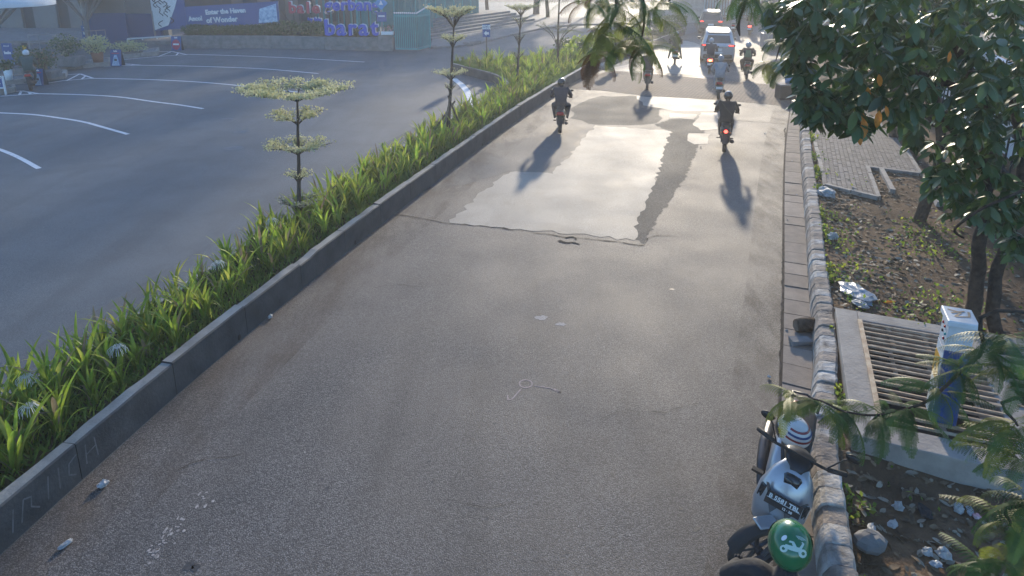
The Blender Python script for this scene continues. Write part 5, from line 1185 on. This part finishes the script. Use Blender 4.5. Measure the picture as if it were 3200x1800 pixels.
# big standing letters
def letters(s_, x0, x1, ybase, Y, m, label, hfac=1.0, by=None):
    p0 = at(x0,ybase,Y); p1 = at(x1,ybase,Y); base = Vector((p0.x,Y,.7)); p0 = Vector((p0.x,p0.y,max(p0.z,.8))); t = thing('letter_sign', base, label, 'sign'); n_ = len(s_); wd = (p1.x-p0.x)/n_
    for k, ch_ in enumerate(s_):
        sz = wd*1.95*hfac; loc_ = Vector((wd*(k+.5),0,p0.z-.7+sz*.34))
        text_mesh('letter', ch_, sz, m, t, Matrix.Translation(loc_) @ MX, depth=.07, bold=.035); text_mesh('letter_back', ch_, sz*1.005, M['letterside'], t, Matrix.Translation(loc_+Vector((.05,.11,.03))) @ MX, depth=.035, bold=.04)
        if p0.z > 1.2: MB().tube([(wd*(k+.5),.2,0),(wd*(k+.5),.2,p0.z-.7+sz*.2)], .03, 5).build('leg', M['black'], t)
    return t
letters('barat', 1014,1188,112,42.72,M['letterblue'],'big blue letters spelling barat standing on the low wall')
letters('gerbang', 1014,1186,34,45.0,M['letterblue'],'big blue letters spelling gerbang raised above the hedge', 1.05)
letters('bale', 903,1000,42,45.2,M['letterred'],'big red letters spelling bale raised above the hedge', 1.0)
t_ = letters('by btn', 963,1003,66,45.4,M['letterblue'],'small blue letters on a thin leg above the hedge', 1.0)
# wall end with flower box, teal gate, teal fence
ep = gp(1205,160); we = thing('wall_end', ep, 'stub of grey wall with a pink flower box beside the teal gate', 'wall')
MB().box((0,.3,.5), (.9,.5,1.0)).build('pier', M['concd'], we, bevel=.01)
MB().box((.15,.1,1.12), (.75,.3,.2)).build('trough', M['platew'], we, bevel=.02); cloud('flowers', ball(160,(.15,.1,1.4),(.4,.2,.25)), rng.uniform(.05,.12,160), [M['hedge'],M['pink']], we, mi=(rng.random(160) < .4).astype(int))
gA, gB, gC = gp(1238,158), gp(1306,160), gp(1344,150); gt_ = thing('teal_gate', gA, 'folded teal steel gate of ribbed panels with white ball finials', 'gate'); gh_ = at(1270,32,gA.y).z
for a, b, nn in ((gA,gB,11),(gB,gC,9)):
    d = b-a; rz_ = math.atan2(d.y,d.x); c_ = (a+b)/2-gA
    for z_ in (.14,gh_-.35): MB().box((c_.x,c_.y,z_), (d.length,.06,.1), rz=rz_).build('rail', M['teal'], gt_)
    MB().box((c_.x,c_.y+.03,gh_/2), (d.length,.012,gh_-.45), rz=rz_).build('sheet', M['tealf'], gt_)
    for k in range(nn+1):
        p = a.lerp(b,k/nn)-gA; e = .0 if a is gA else k/nn*.35; MB().tube([(p.x,p.y-.02,.06),(p.x,p.y-.02,gh_-.2+e)], .035, 6).build('bar', M['teal'], gt_); MB().ell((p.x,p.y-.02,gh_-.16+e), .055, 8, 6).build('finial', M['platew'], gt_, smooth=True)
p = gC-gA; MB().tube([(p.x,p.y,0),(p.x,p.y,gh_+.35)], .07, 8).build('post', M['teal'], gt_)
MB().tube([(-.35,-.1,.05),(-.05,0,1.5)], .03, 6).build('prop', M['teal'], gt_); MB().tube([(-.35,-.1,0),(-.35,-.1,1.3)], .03, 6).build('prop', M['teal'], gt_)
# steps and sidewalk
S0, S1 = gp(1352,128), gp(1690,70); sdv = (S1-S0); sl2 = sdv.length; sdv.normalize(); sn = Vector((-sdv.y,sdv.x,0))
stp = thing('steps', S0, 'broad flight of grey steps below the teal fence', 'steps')
for k in range(6):
    c_ = sdv*sl2/2+sn*(.55*k+1.6); MB().box((c_.x,c_.y,.09+.17*k), (sl2*(1-.02*k),3.2+.0,.165), rz=math.atan2(sdv.y,sdv.x)).build('step', M['concd'], stp)
swk = [gp(*p).xy for p in ((1346,152),(1420,150),(1500,137),(1600,112),(1690,93),(1790,80),(1990,76),(2010,60),(1700,58),(1352,125))]
struct(MB().prism([tuple(p) for p in swk], 0, .13).build('sidewalk', M['concd']))
f0 = S0+sn*4.0+sdv*(-3.2); f1_ = S0+sn*4.0+sdv*sl2*.74; fd = f1_-f0; fnc = thing('teal_fence', f0, 'tall teal sheet fence with posts above the steps', 'fence'); rzf = math.atan2(fd.y,fd.x); npan = 12
for k in range(npan):
    p = fd*((k+.5)/npan); MB().box((p.x,p.y,3.0), (fd.length/npan*.985,.05,4.2), rz=rzf).build('fence_panel', M['tealf'], fnc)
    p = fd*(k/npan); MB().box((p.x,p.y-.06,2.4), (.1,.1,4.8), rz=rzf).build('fence_post', M['teal'], fnc)
p = f0+fd*.5
tag(MB().tube([(0,0,0),(.9,.3,-.7)], .04, 6).build('handrail', M['steel']), 'slanting steel handrail stub on the steps', 'handrail').location = S0+sn*3.2+sdv*sl2*.3+Vector((0,0,1.75))
f2_0 = Vector((-14.5,50.5,0)); f2 = thing('teal_fence', f2_0, 'teal bar fence behind the big blue letters', 'fence')
for k in range(18): MB().box((k*.5,0,1.9), (.16,.05,3.8)).build('fence_bar', M['tealf'], f2)
MB().box((4.3,.06,2.8), (9,.05,.1)).build('rail', M['tealf'], f2)
# brown and grey service blocks behind the letters
sb_ = thing('service_block', (-19.2,52,0), 'drab brown service building behind the hedge and letters', 'building')
MB().box((2.5,1,2.6), (9.5,2,5.2)).build('wall', mat('drab_wall', (.16,.14,.12), (.12,.11,.1), scale=.6, rough=.9), sb_)
for k in range(4): MB().box((-.8+k*2.1,-.03,2.2), (1.1,.06,2.4)).build('door', M['bdark'], sb_)
# loose stones at the sidewalk corner
for i, (x, y) in enumerate(((1456,141),(1478,138),(1495,136),(1470,143))):
    tag(MB().box((0,0,.1), (.42,.2,.2), jit=.03).build('loose_stone', M['concd']), 'loose grey kerb stone at the sidewalk corner', 'stone', 'loose stones at the sidewalk corner').location = gp(x,y,.0)+Vector((0,-.1,0)); bpy.context.view_layer.objects
# ---- entrance hall (far left)
hl = thing('entrance_hall', (-30,52,0), 'dark entrance hall with blue dado, grey wall panels and white shutter', 'building'); ho = Vector((-30,52,0))
MB().box((-8,6,3.5), (30,4,7)).build('back_wall', M['bdark'], hl)
for k in range(6): MB().box((-17+k*2.9,3.7,2.4), (1.9,.3,4.8)).build('wall_panel', M['bwall'], hl)
a = at(385,66,47.5)-ho; b = at(418,50,46.5)-ho
MB().box((a.x+.2,a.y+.3,.9), (4.4,.4,2.0), rz=.08).build('dado', M['bblue'], hl); MB().box((a.x+.2,a.y+.42,4.2), (4.4,.4,4.6), rz=.08).build('upper_wall', M['bwall'], hl)
a = at(332,100,45.5)-ho; MB().box((a.x,a.y,1.0), (2.6,.3,2.2), rz=.3).build('dado', M['bblue'], hl); MB().box((a.x,a.y+.1,4.0), (2.6,.3,3.8), rz=.3).build('upper_wall', M['bwall'], hl)
sh_ = at(437,85,48.5)-ho
for k in range(12): MB().box((sh_.x,sh_.y,.3+k*.22), (1.9,.05,.06)).build('shutter_slat', M['platew'], hl)
for dx in (-.97,0,.97): MB().box((sh_.x+dx,sh_.y,1.5), (.08,.08,3.0)).build('shutter_post', M['platew'], hl)
MB().box((sh_.x+1.7,sh_.y,2.5), (.9,.5,5)).build('pillar', M['bwall'], hl)
struct(MB().box((-38,50,.13), (32,9,.26)).build('forecourt', M['concd']))
# mural panel beside the shutter
mu0, mu1 = at(482,88,47.6), at(584,78,47.0); mp_ = thing('mural_panel', (mu0.x,mu0.y,.3), 'white and blue doodle mural panel left of the billboard', 'mural'); mo = Vector((mu0.x,mu0.y,.3))
pn2 = quad_panel('panel', [mu0+Vector((0,0,-.2)),mu1+Vector((0,0,-.2)),mu1+Vector((0,0,3)),mu0+Vector((0,0,3))], .06, M['bannerblue'], mp_, mo)
mw = MB(); rr = random.Random(3); e0 = mu1-mu0
def mq(u, v, l): return mu0+e0*u+Vector((0,-.02-l*.006,v))-mo
mw.add([mq(0,-.15,1),mq(.45,.1,1),mq(.7,1.2,1),mq(1.0,2.9,1),mq(0,2.9,1)], [(0,1,2,3,4)]); mw.build('white_field', M['platew'], pn2)
dk = MB()
for k in range(16):
    u, v = rr.uniform(.03,.55), rr.uniform(.0,2.2); a_ = rr.uniform(0,3); pp = [mq(min(.95,u+.1*math.sin(a_+j*.9)+.03*j),v+.1*j,2) for j in range(5)]; dk.tube(pp, .035, 4)
dk.build('doodle', M['muraldark'], pn2)
for dx in (0,): MB().box((mu0.x-mo.x,mu0.y-mo.y,.9), (.1,.1,1.8)).build('post', M['steel'], mp_)
# round fabric canopies on strutted columns
def canopy(px, py, Y, rad, colx, zc, label):
    c_ = at(px, py, Y); base = Vector((c_.x,c_.y,.26)); t = thing('canopy', base, label, 'canopy'); zz = zc-.26
    MB().lathe([(rad,zz),(rad*1.0,zz+.25),(rad*.6,zz+.5),(rad*.12,zz+.95),(.05,zz+.95),(.05,zz+.8),(rad*.6,zz+.32),(rad*.97,zz+.02),(rad,zz)], 40).build('fabric', M['canopy'], t, smooth=True)
    MB().tube([(0,0,0),(0,0,zz+.8)], .16, 10).build('column', M['steel'], t, smooth=True)
    for k in range(6):
        a_ = k*1.047+.3; MB().tube([(0,0,zz*.45),(math.cos(a_)*rad*.6,math.sin(a_)*rad*.6,zz+.28)], .07, 6).build('strut', M['steel'], t)
canopy(-40,120,35.5,3.3,0,3.2,'big round white canopy on a strutted column at the drop-off'); canopy(270,80,43.5,2.3,0,3.3,'smaller round white canopy on a strutted column by the hall')
# standing blue banners
def banner(x0, x1, ytop, ybot, label, txt=True):
    g = gp((x0+x1)/2, ybot, .26); u0 = unit(g.y); wd = (x1-x0)*u0; ht = at((x0+x1)/2,ytop,g.y).z-.26; t = thing('standing_banner', g, label, 'banner')
    p = MB().box((0,0,ht/2), (wd,.05,ht)).build('panel', M['bannerblue'], t); MB().box((0,-.03,ht*.09), (wd*.98,.012,ht*.16)).build('picture', M['ice'], p)
    text_mesh('lettering', 'bale', wd*.42, M['platew'], p, Matrix.Translation((0,-.03,ht*.58)) @ MX, bold=.008); text_mesh('lettering', 'Ancol', wd*.24, M['platew'], p, Matrix.Translation((0,-.03,ht*.88)) @ MX)
    MB().box((0,.15,.04), (wd*.9,.4,.08)).build('foot', M['black'], t)
banner(17,48,135,205,'tall blue standing banner under the big canopy'); banner(262,290,80,136,'tall blue standing banner by the hall column')
# A-frame boards
def aboard(x0, x1, ytop, ybot, label, kind):
    g = gp((x0+x1)/2, ybot); u0 = unit(g.y); wd = (x1-x0)*u0; ht = (ybot-ytop)*u0*.98; t = thing('a_frame_board', g, label, 'sign board')
    T_ = Matrix.Rotation(R(-10),4,'X'); f_ = MB().box((0,0,ht/2), (wd,.03,ht)).build('front_panel', M['bannerblue'], t, M=T_); MB().box((0,.36,ht/2), (wd,.03,ht)).build('back_panel', M['bdark'], t, M=Matrix.Translation((0,.0,0)) @ Matrix.Translation((0,.36,0)) @ Matrix.Rotation(R(10),4,'X') @ Matrix.Translation((0,-.36,0)))
    text_mesh('lettering', 'bale', ht*.13, M['platew'], f_, Matrix.Translation((0,-.02,ht*.91)) @ MX, bold=.006)
    if kind == 'noentry':
        MB().lathe([(0,0),(wd*.4,0),(wd*.4,.01),(0,.01)], 24, M=Matrix.Translation((0,-.017,ht*.42)) @ MX @ Matrix.Diagonal((1,1.3,1,1))).build('red_disc', M['letterred'], f_); MB().box((0,-.032,ht*.44), (wd*.58,.01,ht*.11)).build('white_bar', M['platew'], f_)
    else:
        MB().box((0,-.02,ht*.78), (wd*.7,.01,ht*.05)).build('red_strip', M['letterred'], f_)
        V = [(-wd*.36,-.02,ht*.04),(wd*.36,-.02,ht*.04),(wd*.22,-.02,ht*.5),(wd*.1,-.02,ht*.68),(-wd*.1,-.02,ht*.68),(-wd*.22,-.02,ht*.5)]; MB().add(V,[tuple(range(6))]).build('lane_picture', M['ice'], f_); MB().box((0,-.026,ht*.38), (wd*.24,.006,ht*.13)).build('car_picture', M['bdark'], f_)
aboard(346,380,154,207,'blue A-frame board with a white lane picture beside the terracotta pot','lane'); aboard(536,567,113,158,'blue A-frame board with a red no-entry disc','noentry'); aboard(104,136,214,268,'blue A-frame board half hidden by the grey scooter','lane')
g = gp(2,296); ts = thing('text_board', g, 'white framed blue text board on legs at the drop-off kerb', 'sign board'); u0 = unit(g.y)
p = MB().box((0,0,40*u0), (34*u0,.05,34*u0)).build('panel', M['bannerblue'], ts)
for k in range(4): MB().box((-.05+.02*k,-.03,(28+8*k)*u0), ((16+5*(k%2))*u0,.01,3*u0)).build('text_line', M['platew'], p)
for dx in (-17,17): MB().box((dx*u0,0,30*u0), (.05,.07,60*u0)).build('leg', M['platew'], ts)
for z_ in (22,57): MB().box((0,0,z_*u0), (34*u0,.07,.05)).build('rail', M['platew'], ts)
# kerbed islands with block faces
for pts_, lab in (((( -30,293),(44,279),(46,288),(-30,303)),'low kerbed island under the text board'),(((20,253),(150,238),(208,233),(200,246),(20,268)),'low kerbed island behind the grey scooter'),(((165,216),(345,192),(345,206),(165,223)),'low kerbed island with planters and a terracotta pot'),(((385,171),(495,159),(492,173),(385,184)),'low kerbed island with a round bush and a small post')):
    P_ = [gp(*p) for p in pts_]; c_ = sum(P_, Vector())/len(P_); t = thing('kerb_island', c_, lab, 'kerb'); MB().prism([tuple((p-c_).xy) for p in P_], 0, .2).build('fill', M['concd'], t)
    for a, b in zip(P_, P_[1:]+P_[:1]):
        d = b-a; n_ = max(1,int(d.length/.9))
        for k in range(n_):
            q = a.lerp(b,(k+.5)/n_)-c_; MB().box((q.x,q.y,.12), (d.length/n_*.96,.14,.24), rz=math.atan2(d.y,d.x), jit=.01).build('kerb_block', M['conc'], t)
# potted bushes
def potted(x, ybase, z0, potw, poth, r, n, m, potm, label, round_=False, flowers=None):
    g = gp(x, ybase, z0); t = thing('potted_bush', g, label, 'potted plant')
    if round_: MB().lathe([(0,0),(potw*.38,0),(potw*.5,poth),(potw*.44,poth),(0,poth-.05)], 14).build('pot', potm, t, smooth=True)
    else: MB().box((0,0,poth/2), (potw,potw*.6,poth), top=1.08).build('pot', potm, t, bevel=.02)
    P_ = ball(n, (0,0,poth+r[2]*.9), r, .2); cloud('foliage', P_, rng.uniform(.07,.16,n), [m, M[flowers]] if flowers else m, t, mi=(rng.random(n) < .3).astype(int) if flowers else None)
    mb = MB()
    for k in range(5): mb.tube([(0,0,poth*.8),(math.cos(k*1.3)*r[0]*.5,math.sin(k*1.3)*r[1]*.5,poth+r[2]*1.2)], [.02,.008], 4)
    mb.build('stem', M['barkthin'], t)
potted(214,206,.2,1.3,.5,(.8,.7,.6),700,M['hedge'],M['concd'],'tall flowering bush in a grey box planter',flowers='tierdull'); potted(308,196,.2,.6,.55,(.72,.65,.5),800,M['tierleaf'],M['terracotta'],'yellow-green bush in a terracotta pot',True)
potted(405,166,.2,1.2,.1,(1.1,.6,.32),700,M['tierleaf'],M['concd'],'wide yellow-green bush on the kerbed island'); potted(138,242,.2,1.2,.35,(.75,.6,.55),700,M['hedge'],M['concd'],'dark bush with reddish tips in a box planter',flowers='litter'); potted(78,232,.2,.7,.3,(.4,.4,.55),350,M['hedge'],M['concd'],'narrow upright bush behind the grey scooter'); potted(30,252,.2,.36,.5,(.3,.3,.26),220,M['hedge'],M['platew'],'dark plant in a tall white pot',True)
# yellow and black guide sign, handrail
g = gp(86,192,.26); ys = thing('guide_sign', g, 'narrow yellow and black guide sign on a post by the hall', 'sign'); u0 = unit(g.y); MB().box((0,0,30*u0), (16*u0,.08,56*u0)).build('panel', M['bdark'], ys); MB().box((0,-.05,43*u0), (12*u0,.02,14*u0)).build('yellow_field', M['yellow'], ys); MB().box((0,-.05,19*u0), (12*u0,.02,14*u0)).build('yellow_field', M['yellow'], ys); MB().tube([(0,0,0),(0,0,10*u0)], .05, 6).build('post', M['steel'], ys)
h0, h1 = gp(95,160,.26), gp(335,140,.26); hr_ = thing('handrail', h0, 'thin steel handrail along the forecourt ramp', 'handrail'); d = h1-h0
for z_ in (.5,.95): MB().tube([(0,0,z_),d+Vector((0,0,z_))], .025, 6).build('rail', M['steel'], hr_)
for k in range(9): q = d*(k/8); MB().tube([(q.x,q.y,0),(q.x,q.y,.95)], .022, 6).build('post', M['steel'], hr_)
h0, h1 = gp(400,136,.1), gp(536,126,.1); hr_ = thing('handrail', h0, 'low white rail on the kerb left of the no-entry board', 'handrail'); d = h1-h0
MB().tube([(0,0,.3),d+Vector((0,0,.3))], .05, 6).build('rail', M['platew'], hr_)
for k in range(4): q = d*(k/3); MB().tube([(q.x,q.y,0),(q.x,q.y,.3)], .04, 6).build('post', M['platew'], hr_)
dsg = thing('diamond_sign', gp(1192,158)+Vector((0,.6,.7)), 'pale blue diamond and panel sign beside the teal gate', 'sign'); so_ = gp(1192,158)+Vector((0,.6,.7)); zc = at(1190,10,so_.y).z-.7
MB().tube([(0,.05,0),(0,.05,zc)], .05, 6).build('post', M['steel'], dsg); MB().box((0,0,0), (.6,.04,.6)).build('diamond_panel', mat('sky_blue_panel', (.05,.25,.5), rough=.5), dsg, M=Matrix.Translation((0,0,zc)) @ Matrix.Rotation(R(45),4,'Y')); MB().box((0,0,zc-.85), (.62,.04,.6)).build('lower_panel', M['signblue'], dsg); MB().box((0,-.025,zc-.8), (.4,.01,.1)).build('text_line', M['platew'], dsg)
MB().add([(-.14,-.03,zc-.1),(.14,-.03,zc-.1),(0,-.03,zc+.18)], [(0,1,2)]).build('mark', M['platew'], dsg)

# ================================================================ FAR END OF THE ROAD
g0, g1 = at(2185,70,68), at(2400,66,68); fg = thing('bar_gate', (g0.x,68,0), 'tall pale blue steel bar gate closing the far end of the road', 'gate'); n_ = 26; wd = g1.x-g0.x
for k in range(n_): MB().box((wd*k/(n_-1),0,2.6), (.09,.06,5.2)).build('gate_bar', M['steel'], fg)
for z_ in (.2,2.6,5.0): MB().box((wd/2,.05,z_), (wd,.06,.14)).build('rail', M['steel'], fg)
MB().box((wd/2,.5,2.5), (wd+2,.05,5)).build('backing_sheet', mat('pale_blue_sheet', (.35,.5,.58), rough=.7), fg)
a = at(2110,84,62); pw = thing('gate_pier', (a.x,62,0), 'pale concrete gate pier and low wall left of the bar gate', 'wall'); MB().box((1.0,.4,2.6), (3.0,.8,5.2)).build('pier', M['conc'], pw, bevel=.02); MB().box((-1.5,.2,.6), (2,.4,1.2)).build('low_wall', M['conc'], pw)
for k in range(3):
    x = a.x+10.5+k*4.2; wb = thing('street_building', (x,60+k*2,0), ('grey shuttered shop front at the far right of the road','brown shop front next to the bar gate','pale flat fronted building by the bar gate')[k], 'building'); MB().box((0,2,3), (4,4,6)).build('wall', M['bwall'] if k != 1 else M['terracotta'], wb); MB().box((-.6,-.03,1.3), (1.6,.06,2.4)).build('shutter', M['steel'], wb); MB().box((1.2,-.03,4.0), (1,.06,1.2)).build('window', M['glass'], wb); MB().box((0,-.4,2.9), (4.1,1,.1)).build('awning', M['canopy'], wb)
kg = gp(2412,150); kp = thing('stall', kg, 'street stall under a faded pink umbrella by the road edge', 'stall'); MB().lathe([(1.15,1.75),(1.0,2.05),(.6,2.35),(.05,2.5),(.04,2.4),(.6,2.25),(1.0,1.95),(1.13,1.73)], 18).build('umbrella', mat('faded_pink', (.42,.22,.22), (.5,.3,.3), scale=2, rough=.8, trans=.2), kp, smooth=True); MB().tube([(0,0,0),(0,0,2.45)], .03, 6).build('pole', M['steel'], kp); MB().box((0,.1,.5), (1.3,.7,.9)).build('counter', M['steel'], kp, bevel=.02)
for k in range(5): MB().ell((-.5+k*.25,.1,1.03), (.1,.1,.1), 8, 5).build('goods', (M['plasticb'],M['pink'],M['plastic'])[k%3], kp)
bg_ = gp(2462,312); bn = thing('planter_box', bg_, 'dark square concrete box on the road edge at the paver band', 'planter box'); MB().box((0,.3,.3), (.66,.6,.58)).build('box', M['black'], bn, bevel=.02); MB().box((0,.3,.592), (.72,.66,.05)).build('rim', M['concd'], bn, bevel=.01)
tag(MB().ell((0,0,.18), (.22,.2,.22), 10, 7, jit=.12).build('plastic_bag', mat('blue_plastic', (.1,.25,.45), rough=.4)), 'blue plastic bag lying on the dark concrete box', 'plastic bag').location = bg_+Vector((.15,.35,.6))
tag(MB().box((0,0,.2), (.34,.3,.4), jit=.015).build('concrete_block', M['conc']), 'small pale concrete block on the walkway edge', 'concrete block').location = gp(2526,316,.27)
# boundary wall and railing at the right
wa, wb_ = Vector((8.6,8.6,0)), Vector((19,34,0)); d = wb_-wa; rz_ = math.atan2(d.y,d.x); bw = thing('boundary_wall', wa, 'white boundary wall glimpsed through the trees at the right', 'wall'); n_ = 10; q = Vector((d.y,-d.x,0)).normalized()
wm = mat('white_wall', (.78,.79,.8), (.7,.71,.73), scale=1, rough=.8)
for k in range(n_): p = d*((k+.5)/n_)+q*1.3; MB().box((p.x,p.y,1.3), (d.length/n_*.995,.2,2.6), rz=rz_).build('wall_panel', wm, bw)
rl = thing('railing', wa, 'black steel railing in front of the white wall', 'railing')
for k in range(40): p = d*(k/39)*.75+q*.7; MB().box((p.x,p.y,.75), (.04,.04,1.1), rz=rz_).build('baluster', M['black'], rl)
for z_ in (.35,1.25): p = d*.375+q*.7; MB().box((p.x,p.y,z_), (d.length*.75,.05,.05), rz=rz_).build('rail', M['black'], rl)

# ================================================================ LITTER
def crumple(name, x, y, z, r, m, label, cat, seed, group=None, sq=.5):
    rr = random.Random(seed); mb = MB(); V = []; nu, nv = 14, 9; F = []
    for i in range(nv+1):
        t = -math.pi/2+math.pi*i/nv
        for k in range(nu):
            p = 2*math.pi*k/nu; d_ = Vector((math.cos(t)*math.cos(p),math.cos(t)*math.sin(p),math.sin(t))); q = 1+.45*noise.noise(d_*2.2+Vector((seed,0,0)))+.25*noise.noise(d_*5+Vector((0,seed,0))); V.append((d_.x*r[0]*q,d_.y*r[1]*q,max(-r[2]*.35,d_.z*r[2]*q)))
    for i in range(nv):
        for k in range(nu): F.append((i*nu+k,i*nu+(k+1)%nu,(i+1)*nu+(k+1)%nu,(i+1)*nu+k))
    mb.add(V,F); o = mb.build(name, m); o.location = gp(x,y,z)+Vector((0,0,r[2]*.35)); o.rotation_euler = (0,0,rr.uniform(0,6)); return tag(o, label, cat, group)
crumple('plastic_bag', 323,1516,.02,(.055,.045,.038),M['plastic'],'small tied pale plastic bag on the asphalt near the dark kerb','plastic bag',1)
crumple('paper_scrap', 205,1702,.02,(.026,.065,.02),M['plastic'],'torn white paper scrap on the asphalt near the scrawled kerb','paper',2)
crumple('plastic_cup', 845,992,.02,(.05,.032,.035),M['plastic'],'crushed white plastic cup lying against the planter kerb','cup',3)
crumple('plastic_bag', 2580,608,.26,(.3,.18,.12),M['plastic'],'heap of white plastic bags at the near end of the paved walk','plastic bag',4)
crumple('plastic_bag', 2600,744,.26,(.11,.09,.08),M['plastic'],'small white bag lying on soil beside the kerb stones','plastic bag',5)
crumple('plastic_sheet', 2680,918,.26,(.38,.2,.06),M['plasticb'],'large crumpled bluish plastic sheet on the soil behind the drain chamber','plastic sheet',6)
crumple('plastic_bag', 2690,955,.26,(.14,.08,.05),M['plastic'],'white crumpled bag beside the bluish plastic sheet','plastic bag',7)
tag(MB().add([(0,0,.02),(.07,.03,.05),(.2,0,.04),(.07,-.05,.03)],[(0,3,2,1)]).build('fallen_leaf', M['orangeleaf']), 'curled orange leaf beside the plastic sheet', 'leaf').location = gp(2760,950,.27)
for i, (x, y, r_, m_, nm, lab) in enumerate(((2807,1588,(.05,.045,.05),'plastic','plastic_cup','clear crushed cup among dead leaves in front of the drain chamber'),(2995,1595,(.055,.045,.05),'plastic','plastic_cup','white round cup half buried in dead leaves'),(3030,1600,(.03,.06,.03),'plasticb','wrapper','blue and white wrapper among the dead leaves'),(3052,1617,(.04,.035,.03),'pink','wrapper','pink wrapper among the dead leaves'),(2722,1660,(.085,.04,.03),'plastic','wrapper','flat white wrapper on the bare soil'),(2790,1640,(.04,.06,.025),'plastic','wrapper','folded pale carton piece on the soil'),(2890,1600,(.09,.06,.03),'black','cloth_rag','dark navy rag among the dead leaves'),(2950,1735,(.06,.06,.05),'plastic','paper_scrap','scrunched white tissue on the soil'),(2898,1728,(.045,.04,.035),'plastic','paper_scrap','small scrunched tissue near the white tissue'),(2925,1765,(.05,.04,.02),'plasticb','wrapper','pale flattened sachet on the soil near the fronds'))):
    crumple(nm, x, y, .12, r_, M[m_], lab, {'plastic_cup':'cup','wrapper':'wrapper','cloth_rag':'cloth','paper_scrap':'paper'}[nm], 20+i)
o = tag(MB().ell((0,0,.05), (.16,.12,.09), 9, 6, jit=.1).build('rock', M['concd']), 'flat grey rock on the soil strip near the kerb stones', 'rock'); o.location = gp(2715,1705,.12)
o = crumple('plastic_bag', 2470,1345,.03,(.11,.06,.05),M['plastic'],'white rag of plastic in the gutter behind the parked scooter','plastic bag',9)
wd_ = thing('log_piece', gp(2510,1035,.03), 'short dark wooden log piece lying across the gutter', 'log'); MB().tube([(-.12,-.02,.1),(0,0,.11),(.16,.03,.1)], [.1,.11,.1], 12).build('trunk_piece', M['bark'], wd_, smooth=True); MB().tube([(-.125,-.021,.1),(-.122,-.02,.1)], .075, 12).build('cut_face', M['wood'], wd_)
tag(MB().box((0,0,.04), (.3,.16,.08), jit=.02).build('broken_slab', M['concd']), 'broken dark slab in the gutter below the log', 'slab').location = gp(2500,1072,.035)
for i, (x, y) in enumerate(((2458,1035),(2403,1178),(2462,600),(2490,610),(2460,690),(2475,505),(2190,460),(2390,418))):
    o = crumple('pebble', x, y, .018, (.025,.02,.02), M['plastic'] if i % 2 else M['conc'], 'small pale crumb of litter lying by the gutter line', 'litter', 40+i, 'litter crumbs along the gutter')
# ================================================================ AIR
hz = MB().box((0,75,11.5), (150,210,25.4)).build('haze', mat('air', (1,1,1))); hm = hz.data.materials[0]; nt = hm.node_tree; nt.nodes.remove(nt.nodes['Principled BSDF'])
pv = nt.nodes.new('ShaderNodeVolumePrincipled'); pv.inputs['Color'].default_value = (1,.98,.95,1); pv.inputs['Density'].default_value = .0021; pv.inputs['Anisotropy'].default_value = .4
nt.links.new(pv.outputs[0], nt.nodes['Material Output'].inputs['Volume']); hz['kind'] = 'stuff'
